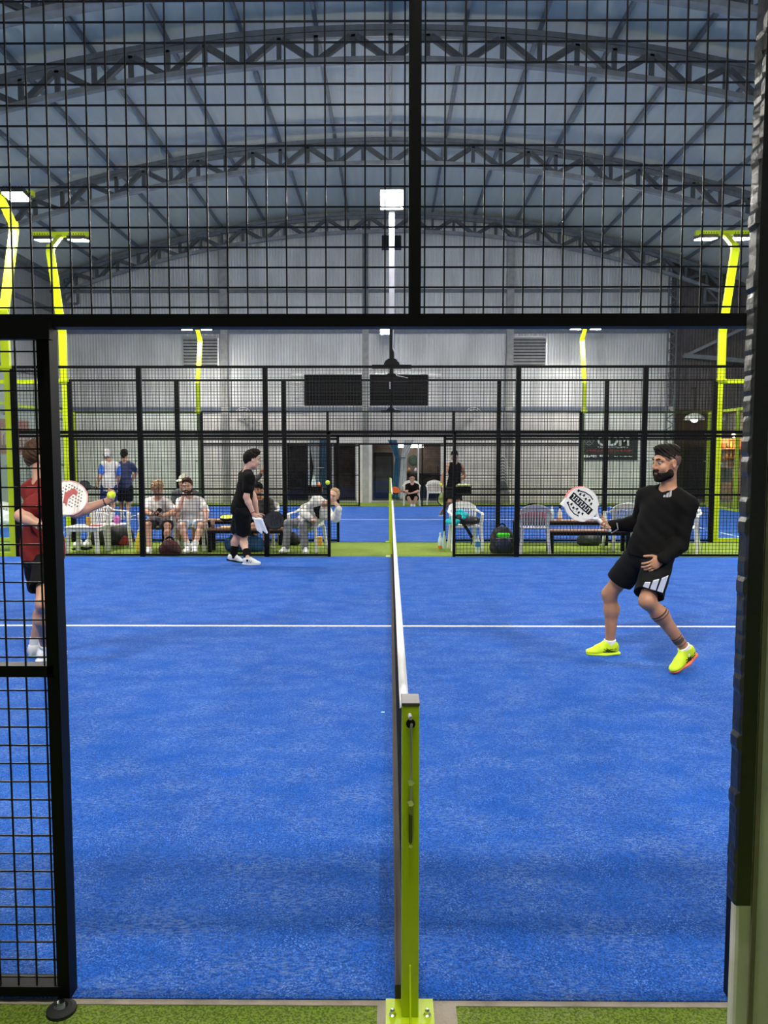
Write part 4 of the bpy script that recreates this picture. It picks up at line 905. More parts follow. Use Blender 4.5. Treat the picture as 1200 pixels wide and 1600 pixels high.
mb = MB(); pts = [RP(.134*math.cos(a), .322+.132*math.sin(a)) for a in np.linspace(.35, 1.9, 12)]; [mb.bar(a, b, .030, .006, ref=tuple(np.cross(nrm(b-a), nn))) for a, b in zip(pts, pts[1:])]; mb.build('red_edge', RIMR, r1)
c = RP(-.08, .42, .0); mb = MB(); mb.box((-.03, -.01, -.025), (.03, .01, .025), np.array([xx, nn, dd]).T, c); mb.build('edge_protector', LOGOW, r1, bevel=.004)
mb = MB(); mb.tube([gp, gp+V(.02, 0, -.03), wR+V(.03, -.05, -.02), wR+V(.02, -.05, .03)], .005, 6); mb.build('wrist_cord', LOGOG, r1)
# ---- red shirt player behind the near fence --------------------------------
RED = mat('red_shirt', (.16, .011, .008), .75, spec=.25, var=.12, vscale=7)
Yp = 3.78
p = Person('p', 'young man in a dark red shirt standing behind the nearest black fence, holding a ball', at(66, 768, Yp), at(67, 868, Yp), (.95, .30, -.02), (.62, .78, 0), (.6, .8, 0), 1.0, SKIN, True)
aR = at(57, 1007, 3.86); aL = at(74, 1012, 3.74)
p.leg('R', at_len(p.hp['R'], 68, 942, .42, -1), at(71, 1013, 3.74), (.45, .89, 0)); p.leg('L', at_len(p.hp['L'], 70, 940, .42, 1), at(54, 1008, 3.92), (-.1, .99, 0))
eR = at_len(p.sh['R'], 32, 806, .27, -1); wR = at_len(eR, 66, 821, .245, -1); eL = at_len(p.sh['L'], 118, 801, .28, 1); wL = at_len(eL, 165, 784, .25, -1)
p.arm('R', eR, wR, nrm(at(84, 817, wR[1]-.02)-wR), (0, .6, -.5), .95); p.arm('L', eL, wL, nrm(at(183, 775, wL[1]-.04)-wL), (.1, -.75, .65), .62)
p.body(at(67, 713, Yp), (.04, 0, 1), 1.12); p.hair('bowl', HAIRB); p.brows(HAIRB)
p.bottom(BLKS, .62, .022, .08); p.top(RED, .62, -.03, .018, noise=.002, loose=.022); P2 = p
MINT = mat('mint_heel', (.25, .62, .48), .5, var=.05); WS = mat('white_shoe', (.75, .75, .74), .5, var=.05)
for q in 'RL': p.shoe(q, WS, MINT if q == 'L' else WS, 0, BLACKM); p.sock(q, LOGOW, .06, .043)
for q, m in (('R', BLACKM), ('L', mat('maroon_band', (.06, .015, .012), .6, var=0))):
    w, e = p.J[q+'w'], p.J[q+'e']; d = nrm(w-e); mb = MB(); mb.tube([w-d*.012, w-d*.002], [.034, .033], 16, False); mb.build('wristband', m, p.root)
hb = p.J['Lw']+p.J['Lhd']*.10+p.J['Lpn']*.036; ball(hb, 'yellow ball held up by the young man in the red shirt')
gp = wR+nrm(at(84, 817, wR[1]-.02)-wR)*.06+V(0, 0, -.02); tip = at(131, 745, wR[1]+.25)
racket('padel_racket', gp-nrm(tip-gp)*.05, nrm(tip-gp), (.35, -.95, .1), mat('racket_striped', (.62, .56, .50), .4, var=.35, vscale=3, stretch=(18, 1, 1)), mat('racket_pink', (.55, .22, .22), .4, var=.1), 'striped white and red padel racket held by the young man in the red shirt', BLACKM)
tp = nrm(tip-gp); rn = nrm(V(.35, -.95, .1)-tp*(V(.35, -.95, .1)@tp)); rx = np.cross(tp, rn); g0 = gp-tp*.05
ro = [o for o in COL.objects if o.name.startswith('padel_racket') and o.parent is None][-1]
mb = MB(); mb.prism([(-.045, .33), (-.01, .40), (.03, .385), (.035, .35), (.01, .36), (.0, .30), (.02, .24), (-.02, .27)], g0+rn*.0185, rx, tp, rn, .0015); mb.build('red_mark', mat('mark_red', (.35, .02, .02), .5, var=0), ro)
# ---- middle player in black --------------------------------------------------
Yp = 8.85
p = Person('p', 'young man in black t-shirt and black socks looking down, mid court', at(385, 745, Yp), at(377, 799, Yp), (.88, .42, -.25), (.90, .40, 0), (.95, .25, 0), .98, SKINP, True)
p.leg('R', at_len(p.hp['R'], 381, 838, .41, 1), at(387, 872, 8.66), (1, -.15, 0)); p.leg('L', at_len(p.hp['L'], 371, 838, .41, 1), at(364, 867, 9.05), (.95, .1, 0))
eR = at_len(p.sh['R'], 385, 777, .28, -1); wR = at_len(eR, 396, 803, .25, -1); eL = at_len(p.sh['L'], 396, 775, .28, 1); wL = at_len(eL, 402, 803, .25, 1)
p.arm('R', eR, wR, (.45, -.1, -.9), (.3, .8, .1), .9); p.arm('L', eL, wL, (.6, 0, -.8), (.2, -.8, 0), .7)
p.body(at(394, 718, Yp), (.12, .06, 1), 1.12); p.hair('short', HAIRD); p.brows(HAIRD); p.bottom(BLKS, .78, .026, .10); p.top(BLK, .58, -.05, .016, noise=.003); P3 = p
for q, pit in (('R', 0), ('L', .18)):
    p.sock(q, BLK, .14); o, P = p.shoe(q, WS, WS if q == 'R' else BLACKM, pit, LOGOG); mb = MB()
    for k in range(3): mb.bar(P(-.044, .0+k*.026, -.068), P(-.043, .022+k*.026, -.03), .012, .004)
    mb.build('side_stripes', BLACKM, o)
w = p.J['Rw']; mb = MB(); d = nrm(w-p.J['Re']); mb.tube([w-d*.03, w-d*.016], [.035, .034], 14, False); mb.build('wristband', mat('red_band', (.4, .02, .02), .6, var=0), p.root)
gp = p.J['Rw']+p.J['Rhd']*.07; tip = at(446, 815, gp[1]+.04)
racket('padel_racket', gp-nrm(tip-gp)*.05, nrm(tip-gp), (.1, -.9, .35), mat('racket_black', (.006, .008, .016), .5, var=.2, spec=.2), BLACKM, 'black padel racket held low by the young man in black mid court', LOGOW)
sd = SDF(); c = at(405, 818, gp[1]-.07)
for k in range(6): sd.cap(c+V(-.06+.02*k, -.01*k, .06), c+V(-.02+.025*k, 0, -.09-.02*(k % 3)), .020, .016, k=.012)
o = sdf_obj('hand_towel', sd, .005, LOGOW); tag(o, 'small white towel hanging from the hand of the young man in black mid court', 'towel')
ball(at(512, 754, 9.0), 'yellow ball flying in the air above the seated woman')
# ---- seated and far people --------------------------------------------------
def quick(label, sm, pm, face, tf, kn, an, toe, arms, head, hup=(0, 0, 1), skin=SKIN, hair=('short', HAIRB), top=None, bot=None, shoes=(WS, WS), sc=.98, socks=None, brow=None, hs=1.08):
    p = Person('p', label, sm, pm, face, tf, tf, sc, skin)
    for q in 'LR':
        k = kn[q] if len(kn[q]) == 3 and not isinstance(kn[q], tuple) else at_len(p.hp[q], kn[q][0], kn[q][1], .41*sc, kn[q][2])
        p.leg(q, k, an[q], toe[q] if isinstance(toe, dict) else toe)
        e, w = arms[q][:2]; e = at_len(p.sh[q], e[0], e[1], .28*sc, e[2]); w = at_len(e, w[0], w[1], .245*sc, w[2])
        p.arm(q, e, w, arms[q][2] if len(arms[q]) > 2 else None, arms[q][3] if len(arms[q]) > 3 else None, .6)
    p.body(head, hup, hs)
    if hair: p.hair(*hair); p.brows(brow or hair[1])
    else: p.brows(HAIRD)
    if bot: p.bottom(*bot[:2], **bot[2]) if len(bot) > 2 else p.bottom(*bot)
    if top: p.top(*top[:2], **top[2]) if len(top) > 2 else p.top(*top)
    for q in 'LR':
        if shoes: p.shoe(q, shoes[0], shoes[1], 0, LOGOG)
        if socks: p.sock(q, socks, .08)
    return p
WT = mat('white_tshirt', (.72, .69, .65), .8, var=.06); GSH = mat('charcoal_shorts', (.035, .035, .04), .8, var=.15); LSH = mat('pale_blue_shorts', (.55, .62, .70), .8, var=.08)
Y = 10.95
q4 = quick('seated man with curly hair and white shirt looking at a phone', at(247, 786, Y-.10), at(248, 816, Y), (.1, -.8, -.6), (0.02, -1, 0), {'R': (231, 820, -1), 'L': (262, 822, -1)}, {'R': at(233, 856, Y-.55), 'L': at(260, 856, Y-.55)}, (0, -1, 0),
      {'R': ((229, 801, -1), (238, 804, -1), (.8, -.5, 0), (0, .3, 1)), 'L': ((270, 801, -1), (255, 806, -1), (-.9, -.3, 0), (0, .3, 1))}, at(246, 764, Y-.22), (0, -.45, 1), SKIN, ('curly', HAIRL), (WT, .6, dict(hem=-.04, noise=.003)), (GSH, .82, dict(waist=.06)), (WS, WS))
ph = MB(); c = (q4.J['Rw']+q4.J['Lw'])/2+V(.02, -.04, .06); ph.prism([(-.038, -.07), (.038, -.07), (.038, .07), (-.038, .07)], c, nrm(V(.8, .1, -.5)), nrm(V(.5, .35, .7)), nrm(np.cross(V(.8, .1, -.5), V(.5, .35, .7))), .009)
tag(ph.build('phone', BLACKM, bevel=.002), 'black phone in the hands of the seated man with curly hair', 'phone')
q5 = quick('seated man in white t-shirt and pale shorts with a hand on his chin', at(297, 784, Y-.02), at(299, 815, Y+.02), (-.05, -1, -.12), (.02, -1, 0), {'R': (283, 822, -1), 'L': (315, 822, -1)}, {'R': at(294, 854, Y-.5), 'L': at(304, 853, Y-.52)}, {'R': (-.15, -1, 0), 'L': (.3, -1, 0)},
      {'R': ((277, 804, -1), (286, 776, -1), (.5, .1, .85), (.5, .8, 0)), 'L': ((322, 800, -1), (322, 812, -1), (0, -.4, -.9))}, at(293, 760, Y-.12), (-.08, -.1, 1), SKINP, ('short', HAIRB), (WT, .55, dict(hem=-.05)), (LSH, .72, dict(waist=.05)), (WS, WS), socks=LOGOW)
q5.beard(HAIRB)
q6 = quick('man in a pale cap and dark grey shirt seated in the second row', at(290, 772, 11.62), at(290, 807, 11.68), (-.25, -1, -.1), (0, -1, 0), {'R': (277, 812, -1), 'L': (304, 812, -1)}, {'R': at(278, 846, 11.35), 'L': at(303, 846, 11.35)}, (0, -1, 0),
      {'R': ((270, 795, -1), (280, 806, -1)), 'L': ((312, 795, -1), (302, 806, -1))}, at(287, 753, 11.58), (0, 0, 1), SKIN, None, (mat('grey_shirt', (.06, .065, .07), .8, var=.15), .55), (GSH, .8), (WS, WS))
q6.cap(mat('beige_cap', (.40, .38, .30), .8, var=.1)); q6.brows(HAIRD)
PLAID = mat('plaid_shirt', (.035, .034, .036), .8, var=.8, vscale=9, stretch=(1, 1, 3))
Y = 11.38
q7 = quick('person in a black beanie and dark checked shirt seated with one fist raised', at(407, 785, Y+.05), at(407, 817, Y+.1), (-.12, -1, -.1), (0, -1, 0), {'R': (396, 822, -1), 'L': (417, 824, -1)}, {'R': at(400, 852, Y-.42), 'L': at(414, 853, Y-.42)}, (0.1, -1, 0),
      {'R': ((392, 757, -1), (407, 742, -1), (.3, 0, .95), (.6, -.6, 0)), 'L': ((430, 806, -1), (414, 812, -1))}, at(403, 766, Y-.05), (0, 0, 1), SKINT, None, (PLAID, 1.95), (BLKS, .8), (WS, WS), socks=LOGOW)
bn = SDF(); ax = (q7.hl, q7.hf, q7.hu); bn.ell(q7.HP(0, -.016, .045), (.088, .104, .098), ax); bn.cut(q7.HP(0, .0, .028), -q7.hu-q7.hf*.25); sdf_obj('beanie', bn, .005, BLK, q7.root); q7.brows(HAIRD)
JW = mat('cream_fleece', (.76, .74, .68), .95, var=.06, vscale=20, bump=.5, bscale=70); TR = mat('grey_joggers', (.24, .24, .26), .85, var=.15)
q8 = quick('woman in a white fleece jacket leaning sideways on a chair with hand to mouth', at(504, 793, 10.55), at(478, 817, 10.82), (-.32, -1, -.05), (-.28, -1, 0), {'R': (449, 818, -1), 'L': (473, 821, -1)}, {'R': at(447, 854, 10.5), 'L': at(477, 855, 10.38)}, {'R': (-.5, -1, 0), 'L': (.2, -1, 0)},
      {'R': ((474, 802, -1), (486, 810, -1), (.6, -.7, -.3)), 'L': ((525, 810, -1), (529, 794, -1), (-.45, .05, .8), (-.7, .6, .2))}, at(521, 775, 10.36), (.30, .10, 1), SKINP, ('bun', mat('hair_blond', (.36, .22, .10), .6, var=.3, vscale=40)), (JW, 1.9, dict(g=.030, hem=-.02, noise=.003)), (TR, 1.95, dict(g=.018, flare=.012, name='trousers')), (WS, WS), sc=.93)
mb = MB(); cc, nn_ = surf(q8.shirt, 497, 801); cc = cc-q8.tf*.004; mb.prism([(-.10, -.06), (.02, -.09), (.12, -.02), (.06, .13), (.0, .04)], cc, q8.tl*-1, q8.up, q8.tf, .012); mb.build('black_panel', BLK, q8.shirt, bevel=.004)
Y = 10.95
# court two, seen from behind
BL = mat('blue_sleeve', (.05, .16, .62), .8, var=.08); NAVY = mat('navy_shorts', (.02, .04, .16), .8, var=.1)
q9 = quick('person in white cap and white shirt with blue sleeves, back turned, second court', at(172, 726, 16.6), at(170, 760, 16.6), (-.45, .9, 0), (-.25, .97, 0), {'R': (176, 783, 1), 'L': (163, 784, 1)}, {'R': at(176, 806, 16.6), 'L': at(162, 808, 16.5)}, (-.3, 1, 0),
      {'L': ((157, 742, -1), (151, 757, -1)), 'R': ((186, 743, 1), (183, 757, 1))}, at(167, 710, 16.6), (0, 0, 1), SKIN, None, (WT, .75, dict(hem=-.12, sleevem=BL, loose=.02)), (NAVY, .85), (WS, WS), socks=LOGOW)
bn = SDF(); ax = (q9.hl, q9.hf, q9.hu); bn.ell(q9.HP(0, -.014, .035), (.088, .106, .10), ax); bn.ell(q9.HP(0, -.08, -.03), (.06, .05, .03), ax, .02); bn.cut(q9.HP(0, .0, -.035), -q9.hu-q9.hf*-.35); sdf_obj('cap', bn, .006, WT, q9.root)
racket('padel_racket', q9.J['Lw']+V(0, 0, -.07), nrm(V(-1, .1, .12)), (0, -1, 0), mat('racket_dark_grey', (.05, .055, .06), .4), BLACKM, 'dark grey racket carried by the person in the white cap on the second court', BLACKM)
NV = mat('navy_striped_shirt', (.035, .05, .13), .8, var=.55, vscale=5, stretch=(.3, .3, 4))
q10 = quick('person in a navy patterned shirt with hand on hip, beside the white cap', at(196, 727, 17.3), at(196, 762, 17.3), (-.1, 1, -.1), (.1, 1, 0), {'R': (201, 784, 1), 'L': (190, 784, 1)}, {'R': at(200, 804, 17.2), 'L': at(190, 805, 17.3)}, (0, 1, 0),
      {'L': ((184, 743, 1), (186, 757, -1)), 'R': ((213, 738, 1), (206, 752, -1))}, at(194, 711, 17.3), (0, 0, 1), SKIN, ('short', HAIRD), (NV, .6, dict(hem=-.06)), (BLKS, .8), (WS, WS), socks=LOGOW)
q11 = quick('dark haired man in a black tank top looking down on the second court', at(711, 729, 17.0), at(709, 762, 17.0), (-.15, -1, -.75), (0, -1, 0), {'R': (703, 783, -1), 'L': (716, 784, -1)}, {'R': at(690, 800, 17.2), 'L': at(716, 806, 16.9)}, {'R': (-.3, -1, 0), 'L': (.2, -1, 0)},
      {'R': ((693, 743, -1), (690, 758, -1)), 'L': ((726, 744, 1), (717, 752, -1))}, at(710, 712, 16.9), (0, -.5, 1), SKINT, ('short', HAIRD), (BLK, 0), (BLKS, .85), (mat('grey_shoe', (.08, .085, .10), .6), WS))
racket('padel_racket', q11.J['Rw']+V(0, -.02, -.06), nrm(V(.05, -.2, -1)), (.4, -1, .1), mat('racket_lime', (.25, .32, .05), .4, var=.6, vscale=8), BLACKM, 'black and lime racket hanging from the hand of the man in the tank top', BLACKM)
ball(at(689, 757, 16.55), 'yellow ball in the hand of the man in the tank top')
q12 = quick('boy in a black t-shirt seated on a white chair by the clubroom door', at(644, 759, 22.62), at(644, 776, 22.75), (0, -1, -.35), (0, -1, 0), {'R': (638, 778, -1), 'L': (650, 778, -1)}, {'R': at(643, 788, 22.35), 'L': at(647, 788, 22.35)}, (0, -1, 0),
      {'R': ((636, 768, -1), (630, 768, -1)), 'L': ((653, 768, -1), (642, 771, -1))}, at(644, 747, 22.55), (0, -.15, 1), SKIN, ('short', HAIRD), (BLK, .6), (BLKS, .85), (WS, WS), sc=.88)
racket('padel_racket', q12.J['Rw']+V(.05, -.03, -.02), nrm(V(-1, -.1, .22)), (0, -.8, .6), mat('racket_orange', (.80, .16, .03), .4, var=.1), BLACKM, 'orange racket resting across the knees of the seated boy', BLACKM)
# ================================================================== CHAIRS, BENCHES, BAGS
def make_chair(m):
    r = empty('plastic_chair', (0, 0, 0)); r['category'] = 'chair'
    mb = MB(); n = 9; vs = []
    for i in range(n):
        for j in range(n):
            u, v = i/(n-1)*2-1, j/(n-1)*2-1; w = .225-.02*v; vs.append((u*w, v*.215, .435-.012*(1-u*u)*(1-v*v)+.012*(v < -.8)*-1))
    mb.add(vs, [(i*n+j, (i+1)*n+j, (i+1)*n+j+1, i*n+j+1) for i in range(n-1) for j in range(n-1)]); o = mb.build('seat', m, r, True); s = o.modifiers.new('s', 'SOLIDIFY'); s.thickness = .018; s.offset = -1
    mb = MB(); B = lambda u, t: (u*(.215+.02*t-.05*max(0, t-.75)), .205+.085*t-.055*u*u*-1*0-.045*u*u, .44+.37*t-.07*u*u*(t > .7)*t)
    for k in range(9):
        u = -.8+k*.2; a, b = B(u, .0), B(u, .93); mid = B(u, .5); mb.bar(a, mid, .026, .010, ref=(0, 1, 0)); mb.bar(mid, b, .026, .010, ref=(0, 1, 0))
    pts = [B(-1, .0), B(-1, .35), B(-1, .7)]+[B(-1+.2*k, 1) for k in range(11)]+[B(1, .7), B(1, .35), B(1, 0)]
    for a, b in zip(pts, pts[1:]): mb.bar(a, b, .030, .030, ref=(0, 1, 0))
    for t in (.80, .90): [mb.bar(B(-.95+.19*k, t), B(-.95+.19*(k+1), t), .045, .012, ref=(0, 1, 0)) for k in range(10)]
    mb.build('backrest', m, r, bevel=.004)
    for s in (-1, 1):
        mb = MB(); pts = [(s*.225, .21, .70), (s*.262, .12, .655), (s*.275, -.06, .645), (s*.268, -.20, .635), (s*.255, -.225, .60)]
        for a, b in zip(pts, pts[1:]): mb.bar(a, b, .050, .020)
        mb.build('armrest', m, r, bevel=.005)
        mb = MB()
        for a, b, w in (((s*.255, -.225, .62), (s*.235, -.222, .43), .05), ((s*.235, -.222, .43), (s*.262, -.25, 0), .048)): mb.bar(a, b, w, .04, ref=(0, 1, 0))
        mb.build('leg', m, r, bevel=.004)
        mb = MB(); mb.bar((s*.205, .205, .44), (s*.235, .285, 0), .050, .036, ref=(0, 1, 0)); mb.build('leg', m, r, bevel=.004)
    return r
ch0 = make_chair(WHITEP); used = []
def chair(px, py, Y, rz, label, m=None, z=0., group='white plastic armchairs'):
    """rz = 0 faces the camera side"""
    c = ch0 if not used else copy_tree(ch0); used.append(1)
    p = at(px, py, Y); c.location = (p[0], p[1], z); c.rotation_euler = (0, 0, rz); c['label'] = label; c['group'] = group
    if m:
        for o in c.children: o.data = o.data.copy(); o.data.materials[0] = m
    return c
chair(171, 850, 11.12, 1.15, 'empty white plastic armchair at left beside the little white table, seen from its side')
chair(248, 850, 10.95, 0, 'white plastic armchair under the seated man with curly hair')
chair(300, 850, 10.97, 0.03, 'white plastic armchair under the man in the white t-shirt')
chair(411, 850, 11.42, -.12, 'white plastic armchair under the person in the black beanie')
chair(481, 850, 10.84, -.30, 'white plastic armchair under the woman in the fleece jacket')
cbag = chair(726, 850, 10.95, .10, 'white plastic armchair right of the doorway holding a black bag and a turquoise towel')
chair(834, 850, 10.62, math.pi-.1, 'greyish plastic armchair turned away from the camera beside the right bench', GREYP)
chair(679, 780, 22.75, 0, 'empty white plastic armchair by the clubroom, right of the seated boy')
chair(643, 780, 22.78, 0, 'white plastic armchair under the boy by the clubroom door')
chair(1066, 850, 10.75, -.5, 'white plastic armchair mostly hidden behind the bearded man')
chair(972, 850, 11.1, math.pi, 'white plastic armchair standing behind the right end of the front bench')
chair(10, 850, 10.9, .8, 'white plastic armchair behind the glass at the far left edge')
# stack against the back wall
stk = empty('chair_stack', tuple(at(786, 780, 23.6)*V(1, 1, 0)), 0, 'tall stack of plastic chairs with pale edges and grey backs near the back wall', 'chair stack')
mb = MB(); c0 = at(786, 780, 23.6)
for k in range(9):
    z = k*.10; y = c0[1]-.0+k*.012
    for s in (-1, 1):
        mb.bar((c0[0]+s*(.24-.006*k), y-.2, max(0, z-.02) if k else 0), (c0[0]+s*.20, y+.02, z+.44), .05, .03, ref=(0, 1, 0))
        mb.bar((c0[0]+s*.22, y-.18, z+.62), (c0[0]+s*.20, y+.15, z+.62), .04, .02)
    pts = [(c0[0]+(.20-.003*k)*math.cos(a), y+.12, z+.42+.38*math.sin(a)) for a in np.linspace(0, math.pi, 13)]
    for a, b in zip(pts, pts[1:]): mb.bar(a, b, .03, .03, ref=(0, 1, 0))
    mb.prism([(.17*math.cos(a), .34*math.sin(a)) for a in np.linspace(0, math.pi, 11)], (c0[0], y+.12, z+.42), (1, 0, 0), (0, 0, 1), (0, 1, 0), .012) if k < 0 else None
mb.build('stacked_shells', WHITEP, stk, bevel=.004)
mb = MB()
for k in range(9): mb.prism([(.18*math.cos(a), .36*math.sin(a)) for a in np.linspace(0, math.pi, 11)], (c0[0], c0[1]+.11+k*.012, .42+.10*k), (1, 0, 0), (0, 0, 1), (0, 1, 0), .008)
mb.build('backrests', mat('stack_grey_plastic', (.22, .22, .24), .5, var=.1), stk)
# little white table
p = at(137, 850, 10.55); t = empty('side_table', (p[0], p[1], 0), 0, 'small white plastic table at left with a drink on it', 'table')
mb = MB(); mb.box((p[0]-.28, p[1]-.25, .425), (p[0]+.28, p[1]+.25, .455)); mb.build('table_top', WHITEP, t, bevel=.012)
mb = MB(); mb.box((p[0]-.25, p[1]-.22, .37), (p[0]+.25, p[1]+.22, .425)); mb.build('apron', WHITEP, t)
for sx in (-1, 1):
    for sy in (-1, 1): mb = MB(); mb.bar((p[0]+sx*.22, p[1]+sy*.19, .40), (p[0]+sx*.26, p[1]+sy*.23, 0), .065, .05, ref=(0, 1, 0)); mb.build('leg', WHITEP, t, bevel=.006)
tb = p
def lathe_thing(name, prof, c, m, label, cat, group=None, cap=None, lab=None, n=14):
    r = empty(name, tuple(c), 0, label, cat, group); mb = MB(); mb.lathe(prof, c, n); mb.build('body', m, r, True)
    H = prof[-1][1]
    if cap: mb = MB(); mb.lathe([(0, 0), (cap[1], 0), (cap[1], cap[2]), (0, cap[2])], np.asarray(c)+V(0, 0, H), n); mb.build('cap', cap[0], r)
    if lab: mb = MB(); R = max(q[0] for q in prof)+.0015; mb.tube([np.asarray(c)+V(0, 0, lab[1]), np.asarray(c)+V(0, 0, lab[2])], R, n, False); mb.build('label_band', lab[0], r, True)
    return r
BOT = lambda h, r: [(0, 0), (r*.92, 0), (r, .01), (r, h*.62), (r*.55, h*.84), (r*.36, h*.9), (r*.36, h)]
PET = mat('clear_pet', (.62, .74, .74), .12, var=.1, spec=.7); PETB = mat('label_blue', (.05, .28, .55), .4, var=.2); CAPB = mat('cap_blue', (.1, .3, .6), .4, var=0); CAPG = mat('cap_green', (.15, .5, .2), .4, var=0); ORG = mat('orange_drink', (.75, .20, .03), .2, var=.1)
AMB = mat('amber_drink', (.50, .28, .05), .2, var=.15)
lathe_thing('drink_cup', [(0, 0), (.034, 0), (.042, .14), (.038, .14), (.034, .125), (0, .125)], V(tb[0]+.03, tb[1]-.02, .455), AMB, 'plastic cup of amber drink on the little white table', 'cup')
mb = MB(); mb.box((tb[0]+.10, tb[1]-.2, .455), (tb[0]+.26, tb[1]+.0, .470)); tag(mb.build('red_tray', mat('red_plastic', (.60, .10, .10), .5), bevel=.004), 'flat red plate on the right of the little white table', 'plate')
o = lathe_thing('drink_bottle', [(0, 0), (.05, 0), (.062, .05), (.05, .11), (.02, .13), (.02, .14)], V(*(at(184, 850, 11.12)[:2]), .440), mat('pink_bottle', (.75, .18, .62), .4), 'pink round bottle on the seat of the empty left armchair', 'bottle')
lathe_thing('drink_bottle', BOT(.34, .055), V(*(at(217, 850, 10.6)[:2]), 0), mat('yellow_bottle', (.80, .62, .06), .4), 'tall yellow bottle on the grass left of the curly haired man', 'bottle', cap=(LOGOW, .022, .03))
# benches
def bench(x0, x1, y, d, h, label, mleg=BLACK):
    b = empty('bench', ((x0+x1)/2, y, 0), 0, label, 'bench', 'wooden benches on black legs')
    for k in range(3): MB().box((x0, y-d/2+k*d/3+.004, h-.03), (x1, y-d/2+(k+1)*d/3-.004, h)).build('seat_plank', WOOD, b, bevel=.004)
    mb = MB()
    for sy in (-1, 1): mb.bar((x0, y+sy*(d/2-.03), h-.055), (x1, y+sy*(d/2-.03), h-.055), .05)
    for x in (x0+.03, x1-.03): mb.bar((x, y-d/2, h-.055), (x, y+d/2, h-.055), .05)
    mb.build('frame', mleg, b)
    for x in (x0+.035, x1-.035):
        for sy in (-1, 1): MB().box((x-.028, y+sy*(d/2-.03)-.028, 0), (x+.028, y+sy*(d/2-.03)+.028, h-.03)).build('leg', mleg, b)
X = lambda px, Y: at(px, 800, Y)[0]
bench(X(327, 10.72), X(449, 10.72), 10.72, .36, .40, 'wooden bench with black legs at left, beside the man in the white t-shirt')
bench(X(322, 11.78), X(442, 11.78), 11.78, .32, .46, 'rear wooden bench at left, against the second court fence')
bench(X(857, 10.62), X(981, 10.62), 10.62, .34, .385, 'front wooden bench with black legs at right, behind the white racket')
bench(X(803, 11.75), X(948, 11.75), 11.75, .32, .45, 'rear wooden bench at right, carrying the bottles and the red bag')
bench(X(255, 11.82), X(318, 11.82), 11.82, .30, .44, 'short wooden bench under the man in the pale cap')
lathe_thing('drink_cup', [(0, 0), (.030, 0), (.037, .13), (.034, .13), (.03, .12), (0, .12)], V(X(332, 10.64), 10.64, .40), mat('cola', (.25, .16, .12), .2), 'clear cup of dark drink on the left end of the left bench', 'cup')
racket('padel_racket', V(X(383, 11.78), 11.70, .485), V(-1, .05, .02), (0, -.25, 1), mat('racket_green', (.45, .60, .03), .4, var=.25), BLACKM, 'lime green racket lying on the rear left bench', BLACKM)
mb = MB(); mb.box((X(345, 10.7), 10.58, .40), (X(386, 10.7), 10.82, .425)); tag(mb.build('cardboard_tray', mat('tan_board', (.62, .40, .16), .7), bevel=.004), 'flat tan cardboard lying on the left bench', 'cardboard')
# bags
def blob(name, m, parent, fn, v=.008): sd = SDF(); fn(sd); return sdf_obj(name, sd, v, m, parent)
NYL = mat('black_nylon', (.012, .012, .014), .6, var=.3, vscale=8, bump=.3, bscale=25); NAVYB = mat('navy_panel', (.012, .018, .06), .55, var=.2); BLUB = mat('blue_nylon', (.012, .085, .24), .6, var=.25, bump=.3, bscale=25); REDB = mat('red_nylon', (.36, .03, .03), .6, var=.25); MARO = mat('maroon_nylon', (.07, .014, .018), .6, var=.3, bump=.3, bscale=25)
def bag(name, c, r, m, label, cat='bag', trim=None, strap=True):
    c = np.asarray(c, float); e = empty(name, (c[0], c[1], c[2]), 0, label, cat)
    def f(sd):
        sd.ell(c+V(0, 0, r[2]*.95), (r[0], r[1], r[2]), k=.03); sd.cap(c+V(-r[0]*.7, 0, r[2]*.6), c+V(r[0]*.7, 0, r[2]*.55), min(r[1], r[2]*.6)*.95, k=.06); sd.cut(c, (0, 0, -1)); sd.noise = (.006, 22, c[0])
    blob('body', m, e, f)
    mb = MB(); z = r[2]
    mb.tube([c+V(-r[0]*.8, -r[1]*.45, z*1.35), c+V(0, -r[1]*.6, z*1.93), c+V(r[0]*.8, -r[1]*.45, z*1.35)], .006, 6); mb.build('zip', BLACKM if trim is None else trim, e)
    if strap: mb = MB(); pts = [c+V(r[0]*.45*math.cos(a), 0, z*1.75+z*.45*math.sin(a)) for a in np.linspace(.0, math.pi, 11)]; [mb.bar(a, b, .03, .008, ref=(0, 1, 0)) for a, b in zip(pts, pts[1:])]; mb.build('handle', BLACKM, e)
    return e
g = lambda px, Y: V(X(px, Y), Y, -.004)
b1 = bag('sports_bag', g(172, 11.62), (.42, .20, .20), NYL, 'big black sports bag on the grass under the empty left armchair', trim=REDB)
c = g(196, 11.45); mb = MB(); mb.prism([(-.12, .05), (.10, .03), (.16, .14), (-.02, .20)], c+V(0, -.08, 0), (1, 0, 0), (0, 0, 1), (0, 1, 0), .02); mb.build('side_panel', REDB, b1, bevel=.006)
bag('round_bag', g(264, 10.22), (.145, .13, .135), MARO, 'round maroon bag on the grass at the feet of the curly haired man', trim=REDB)
bag('sports_bag', g(381, 10.72), (.34, .13, .155), BLUB, 'blue sports bag on the grass under the left bench', trim=LOGOG)
bag('sports_bag', g(921, 11.65), (.20, .13, .12), mat('green_black_nylon', (.02, .03, .022), .6), 'dark bag on the grass under the rear right bench')
bag('box_bag', g(458, 11.7), (.10, .12, .12), NYL, 'small black bag on the grass behind the seated woman', strap=False)
